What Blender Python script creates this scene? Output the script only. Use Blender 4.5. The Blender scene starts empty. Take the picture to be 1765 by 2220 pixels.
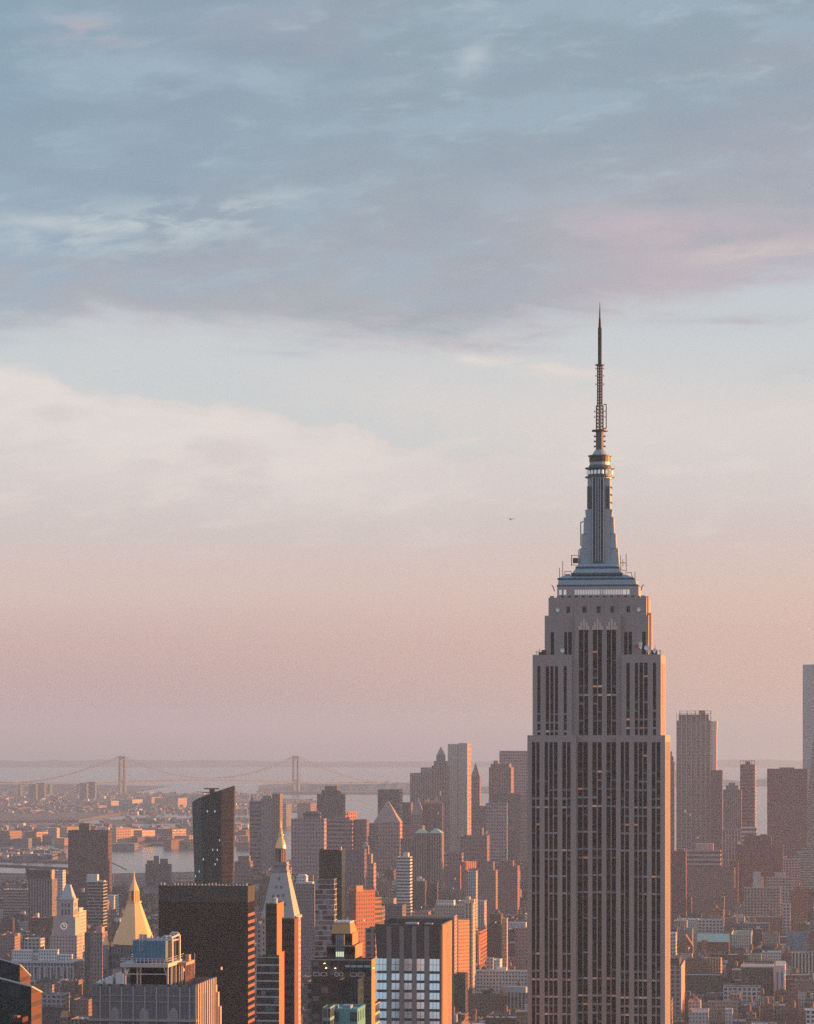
import bpy, math, random
from mathutils import Vector
R = math.radians
SC = bpy.context.scene
COL = SC.collection

# ------------------------------------------------------------------ camera, sky, sun, exposure
F = 6650.0                      # focal length in photograph pixels (photograph 1765 wide)
EYE, HY, CX = 260.0, 1597.0, 882.5
cam = bpy.data.cameras.new('camera')
cam.sensor_fit = 'HORIZONTAL'; cam.sensor_width = 36.0
cam.lens = F / 1765.0 * 36.0
cam.shift_y = (HY - 1110.0) / 1765.0
cam.clip_start, cam.clip_end = 1.0, 150000.0
camo = bpy.data.objects.new('camera', cam); COL.objects.link(camo)
camo.location = (0, 0, EYE); camo.rotation_euler = (R(90), 0, 0)
SC.camera = camo
SC.render.resolution_x, SC.render.resolution_y = 814, 1024
SC.view_settings.view_transform = 'Standard'; SC.view_settings.look = 'None'
SC.view_settings.gamma = 1.0; SC.view_settings.use_curve_mapping = False
EXPO = 1.4
SC.view_settings.exposure = EXPO
cy = SC.cycles
cy.max_bounces = 4; cy.diffuse_bounces = 2; cy.glossy_bounces = 2; cy.transmission_bounces = 2
cy.volume_bounces = 1; cy.transparent_max_bounces = 4
cy.caustics_reflective = False; cy.caustics_refractive = False
cy.use_denoising = False

SUN_AZ, SUN_EL = 80.0, 3.7      # degrees: azimuth from the view direction towards the right, elevation
HAZE_DENSITY = 5.0e-5
HAZE_COLOR = (0.46, 0.665, 1.0)


class NT:
    """small helper round a node tree"""
    def __init__(s, nt): s.t = nt
    def n(s, kind, **kw):
        x = s.t.nodes.new(kind)
        for k, v in kw.items(): setattr(x, k, v)
        return x
    def put(s, node, i, v):
        if v is None: return
        if isinstance(v, (int, float)): node.inputs[i].default_value = v
        elif isinstance(v, tuple):
            d = node.inputs[i].default_value
            node.inputs[i].default_value = v if len(v) == len(d) else tuple(v) + (1.0,)
        else: s.t.links.new(v, node.inputs[i])
    def m(s, op, a, b=None, c=None, clamp=False):
        x = s.n('ShaderNodeMath', operation=op, use_clamp=clamp)
        s.put(x, 0, a); s.put(x, 1, b); s.put(x, 2, c)
        return x.outputs[0]
    def mix(s, f, a, b, blend='MIX'):
        x = s.n('ShaderNodeMix', data_type='RGBA', blend_type=blend)
        s.put(x, 0, f); s.put(x, 6, a); s.put(x, 7, b)
        return x.outputs[2]
    def noise(s, vec, scale, detail=4.0, rough=0.55, dist=0.0):
        x = s.n('ShaderNodeTexNoise')
        s.put(x, 'Vector', vec); s.put(x, 'Scale', scale); s.put(x, 'Detail', detail)
        s.put(x, 'Roughness', rough); s.put(x, 'Distortion', dist)
        return x.outputs[0]
    def comb(s, a, b, c=0.0):
        x = s.n('ShaderNodeCombineXYZ'); s.put(x, 0, a); s.put(x, 1, b); s.put(x, 2, c)
        return x.outputs[0]
    def ramp(s, f, stops):
        x = s.n('ShaderNodeValToRGB'); s.put(x, 0, f)
        e = x.color_ramp.elements
        while len(e) < len(stops): e.new(0.5)
        for k, (p, c) in enumerate(stops): e[k].position = p; e[k].color = tuple(c) + (1.0,)
        return x.outputs[0]
    def sstep(s, v, a, b):
        x = s.n('ShaderNodeMapRange', interpolation_type='SMOOTHSTEP')
        s.put(x, 0, v); s.put(x, 1, a); s.put(x, 2, b); s.put(x, 3, 0.0); s.put(x, 4, 1.0)
        return x.outputs[0]


def lin(c, k=1.0):
    return tuple(k * ((v / 255.0 / 12.92) if v < 10.3 else ((v / 255.0 + 0.055) / 1.055) ** 2.4) for v in c)

SKYK = 2.0 ** (-EXPO) * 1.0

def build_world():
    w = bpy.data.worlds.new('World'); SC.world = w; w.use_nodes = True
    t = w.node_tree; t.nodes.clear(); N = NT(t)
    tc = N.n('ShaderNodeTexCoord')
    sep = N.n('ShaderNodeSeparateXYZ'); t.links.new(tc.outputs['Generated'], sep.inputs[0])
    x, y, z = sep.outputs
    az = N.m('MULTIPLY', N.m('ARCTAN2', x, y), 57.2958)
    hor = N.m('SQRT', N.m('ADD', N.m('MULTIPLY', x, x), N.m('MULTIPLY', y, y)))
    el = N.m('MULTIPLY', N.m('ARCTAN2', z, hor), 57.2958)
    # slow drift of every band with azimuth plus soft noise warp
    p1 = N.comb(N.m('MULTIPLY', az, 0.16), N.m('MULTIPLY', el, 0.55), 1.7)
    n1 = N.noise(p1, 1.0, 5.0, 0.55, 0.3)
    p2 = N.comb(N.m('MULTIPLY', N.m('ADD', az, N.m('MULTIPLY', el, 0.9)), 0.35), N.m('MULTIPLY', N.m('SUBTRACT', el, N.m('MULTIPLY', az, 0.12)), 1.2), 7.1)
    n2 = N.noise(p2, 1.0, 8.0, 0.58, 0.15)
    p3 = N.comb(N.m('MULTIPLY', az, 0.6), N.m('MULTIPLY', N.m('ADD', el, N.m('MULTIPLY', az, 0.10)), 3.2), 3.3)
    n3 = N.noise(p3, 1.0, 6.0, 0.62, 0.6)
    p4 = N.comb(N.m('MULTIPLY', N.m('SUBTRACT', az, N.m('MULTIPLY', el, 0.5)), 0.75), N.m('MULTIPLY', N.m('SUBTRACT', el, N.m('MULTIPLY', az, 0.06)), 2.6), 11.3)
    n4 = N.noise(p4, 1.0, 8.0, 0.62, 0.25)
    n5 = N.noise(N.comb(N.m('MULTIPLY', az, 0.62), 4.2, 0.0), 1.0, 3.0, 0.5)
    S = lambda c: lin(c, SKYK)
    f = N.m('DIVIDE', N.m('ADD', el, 2.0), 32.0)
    pos = lambda e: (e + 2.0) / 32.0
    # clear evening gradient: lilac at the horizon, rose, cream, pale blue, grey-blue
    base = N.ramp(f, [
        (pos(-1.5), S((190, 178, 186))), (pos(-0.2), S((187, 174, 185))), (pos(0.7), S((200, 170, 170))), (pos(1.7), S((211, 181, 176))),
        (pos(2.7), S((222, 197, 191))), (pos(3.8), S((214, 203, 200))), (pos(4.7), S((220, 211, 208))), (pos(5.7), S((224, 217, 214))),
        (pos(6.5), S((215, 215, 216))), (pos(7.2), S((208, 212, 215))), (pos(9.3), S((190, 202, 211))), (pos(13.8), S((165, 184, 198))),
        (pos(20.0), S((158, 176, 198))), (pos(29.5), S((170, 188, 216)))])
    warm = N.sstep(az, -5.0, 9.0)
    lowband = N.m('SUBTRACT', 1.0, N.sstep(el, 0.3, 5.0))
    c = N.mix(N.m('MULTIPLY', N.m('MULTIPLY', warm, lowband), 0.60), base, S((230, 193, 176)))
    # the broken grey-blue cloud deck: its lower edge climbs to the right
    azr = N.m('MINIMUM', N.m('MAXIMUM', N.m('SUBTRACT', az, 1.0), 0.0), 9.0)
    E = N.m('ADD', 7.45, N.m('MULTIPLY', azr, 0.17))
    eln = N.m('ADD', el, N.m('ADD', N.m('MULTIPLY', N.m('SUBTRACT', n1, 0.5), 1.5), N.m('ADD', N.m('MULTIPLY', N.m('SUBTRACT', n2, 0.5), 1.3), N.m('MULTIPLY', N.m('SUBTRACT', n3, 0.5), 0.9))))
    dh = N.m('SUBTRACT', eln, E)
    deck = N.sstep(dh, -0.42, 0.55)
    dcol = N.ramp(N.m('DIVIDE', N.m('ADD', dh, 1.0), 9.0), [
        (0.06, S((197, 188, 192))), (0.17, S((177, 179, 188))), (0.30, S((163, 173, 185))), (0.50, S((151, 168, 182))), (0.72, S((147, 167, 180))), (1.0, S((146, 167, 180)))])
    # mottled texture: turquoise thin spots, mauve thick spots, pale rags
    dcol = N.mix(N.m('MULTIPLY', N.sstep(n2, 0.47, 0.62), 0.55), dcol, S((164, 184, 199)))
    dcol = N.mix(N.m('MULTIPLY', N.sstep(n1, 0.50, 0.68), 0.55), dcol, S((162, 166, 179)))
    dcol = N.mix(N.m('MULTIPLY', N.m('SUBTRACT', 1.0, N.sstep(n2, 0.30, 0.48)), 0.38), dcol, S((138, 158, 178)))
    dcol = N.mix(N.m('MULTIPLY', N.m('MULTIPLY', N.sstep(n4, 0.52, 0.70), N.sstep(n2, 0.40, 0.55)), 0.50), dcol, S((180, 195, 205)))
    cool = N.m('SUBTRACT', 1.0, N.sstep(az, -8.5, 0.5))
    dcol = N.mix(N.m('MULTIPLY', N.m('MULTIPLY', cool, N.sstep(el, 7.0, 10.0)), 0.36), dcol, S((122, 163, 192)))
    pinkd = N.m('MULTIPLY', N.m('MULTIPLY', N.sstep(az, 0.5, 6.5), N.m('SUBTRACT', 1.0, N.sstep(dh, 0.3, 3.2))), N.sstep(n1, 0.34, 0.60))
    dcol = N.mix(N.m('MULTIPLY', pinkd, 0.60), dcol, S((204, 184, 191)))
    c = N.mix(N.m('MULTIPLY', deck, 0.97), c, dcol)

    def blob(a0, e0, ra, re_, tilt, col, amt, nz, lo=0.35, hi=0.7):
        nonlocal c
        du = N.m('SUBTRACT', az, a0); dv = N.m('SUBTRACT', el, e0)
        dv = N.m('SUBTRACT', dv, N.m('MULTIPLY', du, tilt))
        q = N.m('ADD', N.m('POWER', N.m('ABSOLUTE', N.m('DIVIDE', du, ra)), 2.0), N.m('POWER', N.m('ABSOLUTE', N.m('DIVIDE', dv, re_)), 2.0))
        g = N.m('EXPONENT', N.m('MULTIPLY', q, -1.0))
        g = N.m('MULTIPLY', g, N.sstep(nz, lo, hi))
        c = N.mix(N.m('MULTIPLY', g, amt, clamp=True), c, S(col))
    blob(-5.6, 9.35, 2.8, 0.55, 0.04, (186, 202, 210), 0.85, n4, 0.38, 0.62)
    blob(-4.0, 9.55, 1.6, 0.28, 0.16, (198, 209, 214), 0.85, n4, 0.42, 0.62)
    blob(-6.4, 9.45, 1.2, 0.16, -0.05, (200, 210, 215), 0.8, n2, 0.35, 0.55)
    blob(-5.9, 12.85, 0.8, 0.30, -0.1, (188, 184, 193), 0.8, n4, 0.36, 0.6)
    blob(-3.8, 12.2, 3.0, 0.30, -0.03, (164, 186, 200), 0.7, n2, 0.36, 0.6)
    blob(1.25, 12.45, 0.28, 0.28, 0.3, (190, 202, 211), 0.8, n4, 0.3, 0.55)
    blob(0.5, 12.2, 1.3, 0.16, 0.12, (172, 191, 204), 0.8, n4, 0.36, 0.6)
    blob(4.9, 9.3, 2.2, 0.50, -0.08, (206, 186, 192), 0.8, n2, 0.32, 0.58)
    blob(6.5, 8.9, 1.5, 0.22, 0.04, (214, 200, 200), 0.7, n4, 0.36, 0.6)
    blob(6.3, 8.45, 1.4, 0.14, 0.02, (190, 180, 190), 0.8, n4, 0.38, 0.6)
    blob(1.1, 7.05, 0.9, 0.10, -0.24, (236, 228, 221), 0.95, n4, 0.34, 0.56)
    blob(2.6, 6.85, 1.3, 0.12, -0.14, (233, 222, 214), 0.95, n4, 0.30, 0.55)
    blob(0.6, 7.25, 1.6, 0.16, -0.03, (192, 180, 188), 0.75, n4, 0.34, 0.6)
    blob(7.3, 6.7, 0.6, 0.26, 0.2, (188, 188, 197), 0.7, n2, 0.35, 0.6)
    blob(6.2, 7.65, 1.2, 0.12, 0.02, (186, 183, 194), 0.7, n4, 0.36, 0.6)
    blob(-1.6, 3.95, 0.3, 0.12, 0.2, (226, 208, 200), 0.7, n4, 0.3, 0.5)
    # cream bank at lower left: crisp billowed upper edge that falls to the right
    edge = N.m('SUBTRACT', 6.95, N.m('MULTIPLY', N.m('ADD', az, 7.6), 0.20))
    edge = N.m('ADD', edge, N.m('ADD', N.m('MULTIPLY', N.m('SUBTRACT', n3, 0.5), 0.7), N.m('MULTIPLY', N.m('SUBTRACT', n5, 0.5), 1.5)))
    dd = N.m('SUBTRACT', edge, el)
    east = N.m('SUBTRACT', 1.0, N.sstep(az, -3.0, 2.2))
    bank = N.m('MULTIPLY', N.m('MULTIPLY', N.sstep(dd, -0.10, 0.26), N.m('SUBTRACT', 1.0, N.sstep(dd, 0.4, 2.3))), east)
    inner = N.m('ADD', 0.55, N.m('MULTIPLY', N.sstep(n4, 0.36, 0.62), 0.45))
    c = N.mix(N.m('MULTIPLY', N.m('MULTIPLY', bank, inner), 0.85), c, S((236, 227, 222)))
    shade = N.m('MULTIPLY', N.m('MULTIPLY', N.m('MULTIPLY', N.sstep(dd, 0.25, 0.8), N.m('SUBTRACT', 1.0, N.sstep(dd, 1.2, 2.6))), N.sstep(n2, 0.50, 0.66)), east)
    c = N.mix(N.m('MULTIPLY', shade, 0.55), c, S((214, 205, 203)))
    gap = N.m('MULTIPLY', N.m('MULTIPLY', N.sstep(dd, -1.2, -0.25), N.m('SUBTRACT', 1.0, N.sstep(dd, -0.10, 0.02))), N.m('SUBTRACT', 1.0, N.sstep(az, -1.0, 5.0)))
    c = N.mix(N.m('MULTIPLY', N.m('MULTIPLY', gap, N.m('SUBTRACT', 1.0, deck)), 0.55), c, S((202, 211, 215)))
    # thin cirrus in the pale zone
    thin = N.m('MULTIPLY', N.m('MULTIPLY', N.sstep(el, 2.8, 4.5), N.m('SUBTRACT', 1.0, N.sstep(el, 5.4, 7.2))), N.sstep(n4, 0.48, 0.70))
    c = N.mix(N.m('MULTIPLY', thin, 0.55), c, S((232, 221, 214)))
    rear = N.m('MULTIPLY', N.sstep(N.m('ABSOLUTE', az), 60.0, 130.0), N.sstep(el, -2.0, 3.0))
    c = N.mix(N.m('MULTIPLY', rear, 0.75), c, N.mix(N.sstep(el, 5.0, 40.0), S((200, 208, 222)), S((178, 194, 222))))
    # sunset glow around the sun and dark land below the horizon
    sd = (math.sin(R(SUN_AZ)) * math.cos(R(3)), math.cos(R(SUN_AZ)) * math.cos(R(3)), math.sin(R(3)))
    dot = N.n('ShaderNodeVectorMath', operation='DOT_PRODUCT')
    t.links.new(tc.outputs['Generated'], dot.inputs[0]); dot.inputs[1].default_value = sd
    gl = N.m('POWER', N.m('MAXIMUM', dot.outputs['Value'], 0.0), 9.0)
    c = N.mix(N.m('MULTIPLY', gl, 0.75), c, lin((255, 190, 130), SKYK * 1.3))
    c = N.mix(N.m('SUBTRACT', 1.0, N.sstep(el, -6.0, -2.0)), c, lin((70, 62, 66), SKYK))
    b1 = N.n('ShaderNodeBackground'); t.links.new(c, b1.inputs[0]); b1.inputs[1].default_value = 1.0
    sky = N.n('ShaderNodeTexSky', sky_type='NISHITA'); sky.sun_disc = False
    sky.sun_elevation = R(SUN_EL); sky.sun_rotation = R(SUN_AZ)
    sky.altitude = 260; sky.air_density = 1.0; sky.dust_density = 1.0
    b2 = N.n('ShaderNodeBackground'); t.links.new(sky.outputs[0], b2.inputs[0]); b2.inputs[1].default_value = 0.05
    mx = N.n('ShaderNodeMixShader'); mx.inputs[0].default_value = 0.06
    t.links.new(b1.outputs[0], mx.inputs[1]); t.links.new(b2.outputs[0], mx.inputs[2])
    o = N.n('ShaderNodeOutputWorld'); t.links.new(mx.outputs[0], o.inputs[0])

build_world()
sl = bpy.data.lights.new('sun', 'SUN'); sl.energy = 5.0; sl.angle = R(0.6); sl.color = (1.0, 0.40, 0.12)
so = bpy.data.objects.new('sun', sl); COL.objects.link(so)
sd = Vector((math.sin(R(SUN_AZ)) * math.cos(R(SUN_EL)), math.cos(R(SUN_AZ)) * math.cos(R(SUN_EL)), math.sin(R(SUN_EL))))
so.rotation_euler = sd.to_track_quat('Z', 'Y').to_euler(); so.location = sd * 3000

# ------------------------------------------------------------------ helpers
G = R(-7.6)                     # direction of the street grid
RE = 7.4e6                      # earth radius with refraction

def drop(x, y): return -(x * x + y * y) / (2 * RE)

def ground_pt(px, py, lift=0.0):
    """where the view line of a photograph pixel meets the sea or street level"""
    a = (py - HY) / F
    Y = EYE / a
    for _ in range(30):
        X = (px - CX) / F * Y
        Y = (EYE - drop(X, Y) - lift) / a
    X = (px - CX) / F * Y
    return X, Y

def P(px, py, Y): return (px - CX) / F * Y, EYE + (HY - py) / F * Y

def tag(o, label=None, cat=None, group=None, kind=None):
    if label: o['label'] = label
    if cat: o['category'] = cat
    if group: o['group'] = group
    if kind: o['kind'] = kind
    return o

def empty(name, loc, rz=0.0):
    o = bpy.data.objects.new(name, None); COL.objects.link(o)
    o.location = loc; o.rotation_euler = (0, 0, rz); o.empty_display_size = 5
    return o


class MB:
    def __init__(s): s.v, s.f, s.uv, s.mi = [], [], [], []
    def face(s, pts, uvs=None, m=0):
        i = len(s.v); s.v += [tuple(p) for p in pts]; s.f.append(tuple(range(i, i + len(pts))))
        s.uv += uvs if uvs else [(p[0], p[1]) for p in pts]; s.mi.append(m)
    def side(s, a, b, z0, z1, m=0, bay=3.0, vtop=None, z1b=None, z0b=None):
        L = math.hypot(b[0] - a[0], b[1] - a[1]); U = max(1, round(L / bay)) * bay
        vt = z1 if vtop is None else vtop; zb = z1 if z1b is None else z1b; z0b = z0 if z0b is None else z0b
        s.face([(a[0], a[1], z0), (b[0], b[1], z0b), (b[0], b[1], zb), (a[0], a[1], z1)],
               [(0, z0 - vt), (U, z0b - vt), (U, zb - vt), (0, z1 - vt)], m)
    def prism(s, poly, z0, z1, m=0, mt=None, bay=3.0, top=True, bottom=False, tops=None, vtop=None):
        """poly counter-clockwise seen from above"""
        n = len(poly); tz = tops or [z1] * n
        for k in range(n):
            s.side(poly[k], poly[(k + 1) % n], z0, tz[k], m, bay, vtop if vtop is not None else max(tz), tz[(k + 1) % n])
        if top: s.face([(p[0], p[1], tz[k]) for k, p in enumerate(poly)], None, m if mt is None else mt)
        if bottom: s.face([(p[0], p[1], z0) for p in reversed(poly)], None, m)
        return s
    def box(s, x0, x1, y0, y1, z0, z1, m=0, mt=None, bay=3.0, bottom=True, top=True, vtop=None):
        return s.prism([(x0, y0), (x1, y0), (x1, y1), (x0, y1)], z0, z1, m, mt, bay, top, bottom, None, vtop)
    def walls(s, poly, z0, H, par=1.0, th=0.5, m=0, bay=3.0, mc=None):
        """outer walls with a parapet round a sunken roof; returns the roof outline"""
        n = len(poly); inn = inset(poly, th)
        for k in range(n): s.side(poly[k], poly[(k + 1) % n], z0, H, m, bay)
        mc = m if mc is None else mc
        for k in range(n):
            a, b, c, d = poly[k], poly[(k + 1) % n], inn[(k + 1) % n], inn[k]
            s.face([(a[0], a[1], H), (b[0], b[1], H), (c[0], c[1], H), (d[0], d[1], H)], [(0.01, 0.01)] * 4, mc)
            s.face([(d[0], d[1], H), (c[0], c[1], H), (c[0], c[1], H - par), (d[0], d[1], H - par)], [(0.01, 0.01)] * 4, mc)
        return inn
    def frust(s, n, r0, r1, z0, z1, cx=0.0, cy=0.0, rot=0.0, m=0, sx=1.0, sy=1.0, caps=True, bay=3.0):
        ring = lambda r, z: [(cx + sx * r * math.cos(rot + 2 * math.pi * k / n), cy + sy * r * math.sin(rot + 2 * math.pi * k / n), z) for k in range(n)]
        a, b = ring(r0, z0), ring(max(r1, 1e-3), z1)
        L = 2 * r0 * math.sin(math.pi / n)
        for k in range(n):
            j = (k + 1) % n
            s.face([a[k], a[j], b[j], b[k]], [(k * L, z0 - z1), ((k + 1) * L, z0 - z1), ((k + 1) * L, 0), (k * L, 0)], m)
        if caps:
            s.face(b, None, m); s.face(list(reversed(a)), None, m)
        return s
    def taper(s, x0, x1, y0, y1, z0, X0, X1, Y0, Y1, z1, m=0, bay=3.0, top=True):
        a = [(x0, y0), (x1, y0), (x1, y1), (x0, y1)]; b = [(X0, Y0), (X1, Y0), (X1, Y1), (X0, Y1)]
        for k in range(4):
            j = (k + 1) % 4
            L = math.hypot(a[j][0] - a[k][0], a[j][1] - a[k][1])
            s.face([(*a[k], z0), (*a[j], z0), (*b[j], z1), (*b[k], z1)], [(0, z0 - z1), (L, z0 - z1), (L * .5, 0), (L * .5, 0)], m)
        if top: s.face([(*p, z1) for p in b], None, m)
        return s
    def tube(s, p, q, r, n=6, m=0):
        p, q = Vector(p), Vector(q); d = (q - p).normalized()
        u = d.orthogonal().normalized(); w = d.cross(u)
        ring = lambda c: [tuple(c + r * (math.cos(2 * math.pi * k / n) * u + math.sin(2 * math.pi * k / n) * w)) for k in range(n)]
        a, b = ring(p), ring(q)
        for k in range(n): s.face([a[k], a[(k + 1) % n], b[(k + 1) % n], b[k]], None, m)
        s.face(b, None, m); s.face(list(reversed(a)), None, m)
        return s
    def path(s, pts, r, n=6, m=0):
        for a, b in zip(pts, pts[1:]): s.tube(a, b, r, n, m)
        return s
    def mesh(s, name, mats):
        me = bpy.data.meshes.new(name); me.from_pydata(s.v, [], s.f)
        ul = me.uv_layers.new(name='UVMap'); flat = [c for uv in s.uv for c in uv]
        ul.data.foreach_set('uv', flat)
        for mm in (mats if isinstance(mats, (list, tuple)) else [mats]): me.materials.append(mm)
        me.polygons.foreach_set('material_index', s.mi); me.update()
        return me
    def build(s, name, mats, parent=None, color=None, loc=None, rz=None):
        o = bpy.data.objects.new(name, s.mesh(name, mats)); COL.objects.link(o)
        if parent: o.parent = parent
        if color: o.color = tuple(color) + (1.0,)
        if loc: o.location = loc
        if rz is not None: o.rotation_euler = (0, 0, rz)
        return o


def inset(poly, t):
    n = len(poly); out = []
    for k in range(n):
        p0, p, p1 = Vector(poly[k - 1]), Vector(poly[k]), Vector(poly[(k + 1) % n])
        d0, d1 = (p - p0).normalized(), (p1 - p).normalized()
        n0, n1 = Vector((-d0.y, d0.x)), Vector((-d1.y, d1.x))
        b = n0 + n1; q = b.dot(n0)
        out.append(tuple(p + b * (t / max(q, 0.3))))
    return out

# ------------------------------------------------------------------ materials
MATS = {}

def plain(name, col, rough=0.8, metal=0.0, var=0.15, scale=0.3, objcol=False, emit=None, es=0.0, spec=None):
    if name in MATS: return MATS[name]
    mt = bpy.data.materials.new(name); mt.use_nodes = True
    t = mt.node_tree; N = NT(t); b = t.nodes['Principled BSDF']
    tc = N.n('ShaderNodeTexCoord')
    nz = N.noise(tc.outputs['Object'], scale, 5.0, 0.65)
    k = N.m('ADD', 1.0 - var, N.m('MULTIPLY', nz, 2 * var))
    base = N.n('ShaderNodeObjectInfo').outputs['Color'] if objcol else col
    c = N.mix(1.0, base, N.comb(k, k, k), 'MULTIPLY')
    t.links.new(c, b.inputs['Base Color'])
    b.inputs['Roughness'].default_value = rough; b.inputs['Metallic'].default_value = metal
    if spec is not None: b.inputs['IOR'].default_value = spec
    if emit: b.inputs['Emission Color'].default_value = tuple(emit) + (1,); b.inputs['Emission Strength'].default_value = es
    MATS[name] = mt
    return mt

def facade(name, bay=3.2, fl=3.5, wf=0.45, hf=0.5, glass=(0.02, 0.022, 0.028), glass2=(0.10, 0.11, 0.13), span=None,
           lit=0.0, rough=0.25, ior=1.5, wall_rough=0.85, line=0.0, litcol=(1.0, 0.75, 0.45), es=0.3, wallvar=0.14, gpow=3.0):
    """walls in the object's own colour with rows of windows laid out in metres along the wall"""
    if name in MATS: return MATS[name]
    mt = bpy.data.materials.new(name); mt.use_nodes = True
    t = mt.node_tree; N = NT(t); b = t.nodes['Principled BSDF']
    uv = N.n('ShaderNodeUVMap'); uv.uv_map = 'UVMap'
    sep = N.n('ShaderNodeSeparateXYZ'); t.links.new(uv.outputs[0], sep.inputs[0])
    oi = N.n('ShaderNodeObjectInfo')
    cu = N.m('DIVIDE', sep.outputs[0], bay); cv = N.m('DIVIDE', sep.outputs[1], fl)
    fu = N.m('ABSOLUTE', N.m('SUBTRACT', N.m('FRACT', cu), 0.5)); fv = N.m('ABSOLUTE', N.m('SUBTRACT', N.m('FRACT', cv), 0.5))
    mu = N.m('LESS_THAN', fu, wf / 2) if wf < 1 else 1.0
    mv = N.m('LESS_THAN', fv, hf / 2) if hf < 1 else 1.0
    mask = N.m('MULTIPLY', mu, mv)
    wn = N.n('ShaderNodeTexWhiteNoise')
    t.links.new(N.comb(N.m('FLOOR', cu), N.m('FLOOR', cv), N.m('MULTIPLY', oi.outputs['Random'], 91.7)), wn.inputs['Vector'])
    rv = wn.outputs['Value']
    sr = N.n('ShaderNodeSeparateColor'); t.links.new(wn.outputs['Color'], sr.inputs[0])
    g = N.mix(N.m('POWER', rv, gpow), glass, glass2)
    tc = N.n('ShaderNodeTexCoord')
    nz = N.noise(tc.outputs['Object'], 0.06, 4.0, 0.6); nf = N.noise(tc.outputs['Object'], 0.9, 3.0, 0.7)
    k = N.m('ADD', 1.0 - wallvar, N.m('MULTIPLY', N.m('ADD', N.m('MULTIPLY', nz, 0.65), N.m('MULTIPLY', nf, 0.35)), 2 * wallvar))
    wall = N.mix(1.0, oi.outputs['Color'], N.comb(k, k, k), 'MULTIPLY')
    if line:   # pale slab edges between the floors
        wall = N.mix(N.m('GREATER_THAN', fv, 0.5 - line), wall, (0.42, 0.40, 0.40))
    if span: wall = N.mix(mu, wall, span)
    c = N.mix(mask, wall, g)
    t.links.new(c, b.inputs['Base Color'])
    t.links.new(N.m('ADD', wall_rough, N.m('MULTIPLY', mask, rough - wall_rough)), b.inputs['Roughness'])
    b.inputs['IOR'].default_value = ior
    b.inputs['Specular IOR Level'].default_value = 0.15 if ior < 1.2 else (0.3 if ior < 1.6 else 0.5)
    if lit > 0:
        on = N.m('MULTIPLY', mask, N.m('GREATER_THAN', sr.outputs[1], 1.0 - lit))
        b.inputs['Emission Color'].default_value = tuple(litcol) + (1,)
        t.links.new(N.m('MULTIPLY', on, es), b.inputs['Emission Strength'])
    MATS[name] = mt
    return mt

ST = {
    'punch': facade('windows_punched', 3.2, 3.5, 0.42, 0.48, lit=0.003, es=0.3),
    'small': facade('windows_small', 2.6, 3.2, 0.40, 0.45, lit=0.003, es=0.3),
    'big': facade('windows_loft', 4.2, 3.9, 0.62, 0.60, lit=0.003, es=0.3),
    'ribbon': facade('windows_ribbon', 5.0, 3.8, 1.0, 0.48, glass=(0.02, 0.024, 0.03)),
    'vert': facade('windows_vertical', 2.6, 3.6, 0.48, 0.82, span=None),
    'fins': facade('windows_between_fins', 3.4, 4.0, 0.58, 0.62, span=(0.05, 0.045, 0.047)),
    'glass': facade('curtain_wall', 2.0, 3.9, 0.88, 0.74, glass=(0.02, 0.03, 0.035), glass2=(0.07, 0.09, 0.10), rough=0.12, ior=1.8),
    'grid': facade('windows_grid', 2.4, 3.7, 0.58, 0.62),
    'brown': facade('brown_bands', 2.2, 4.3, 1.0, 0.52, glass=(0.006, 0.005, 0.005), glass2=(0.022, 0.012, 0.009), rough=0.4, ior=1.15),
    'greenglass': facade('dark_green_curtain_wall', 1.7, 3.4, 0.9, 0.80, glass=(0.008, 0.026, 0.031), glass2=(0.03, 0.065, 0.072), rough=0.16, ior=1.5, lit=0.0),
    'litglass': facade('dark_glass_with_lit_rooms', 1.9, 3.6, 0.42, 0.42, glass=(0.006, 0.028, 0.038), glass2=(0.022, 0.06, 0.075), rough=0.16, ior=1.5, lit=0.04, litcol=(0.7, 0.9, 1.0), es=0.22),
    'bands': facade('banded_glass_with_pale_slabs', 3.0, 3.75, 0.9, 0.86, glass=(0.02, 0.02, 0.025), glass2=(0.24, 0.27, 0.30), rough=0.2, line=0.085, gpow=2.0),
    'slabglass': facade('dark_glass_bands', 2.4, 3.9, 0.9, 0.60, glass=(0.010, 0.016, 0.018), glass2=(0.16, 0.22, 0.25), rough=0.15, line=0.10, gpow=9.0),
    'blueglass': facade('blue_curtain_wall', 1.9, 2.7, 0.9, 0.86, glass=(0.045, 0.13, 0.19), glass2=(0.16, 0.27, 0.35), rough=0.15, ior=1.7, gpow=1.5),  # sky reflection put into these brighter blue pane colours
    'pleat': facade('pleated_stone', 1.3, 60.0, 0.35, 1.0, glass=(0.10, 0.06, 0.045), glass2=(0.12, 0.07, 0.05), rough=0.7),
}
for k_, a_ in (('small', (4.6, 6.2, .46, .52)), ('punch', (5.0, 6.6, .46, .52)), ('grid', (4.2, 5.6, .60, .60)), ('ribbon', (6.0, 6.4, 1.0, .48)), ('vert', (4.6, 9.0, .48, .86))):
    ST[k_ + '_far'] = facade('far_' + k_ + '_windows', *a_, glass=(.012, .012, .016), glass2=(.10, .10, .12), lit=.003, es=.12, wallvar=.2)
M_TAR = plain('roof_tar', (0.075, 0.073, 0.075), 0.9, var=0.4, scale=0.15)
M_SILVER = plain('roof_silver', (0.36, 0.37, 0.40), 0.6, var=0.3, scale=0.2)
M_WHITE = plain('roof_white', (0.62, 0.63, 0.66), 0.7, var=0.2, scale=0.2)
M_TANR = plain('roof_tan', (0.22, 0.18, 0.15), 0.9, var=0.3, scale=0.2)
ROOFS = {'tar': M_TAR, 'silver': M_SILVER, 'white': M_WHITE, 'tan': M_TANR}
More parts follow.
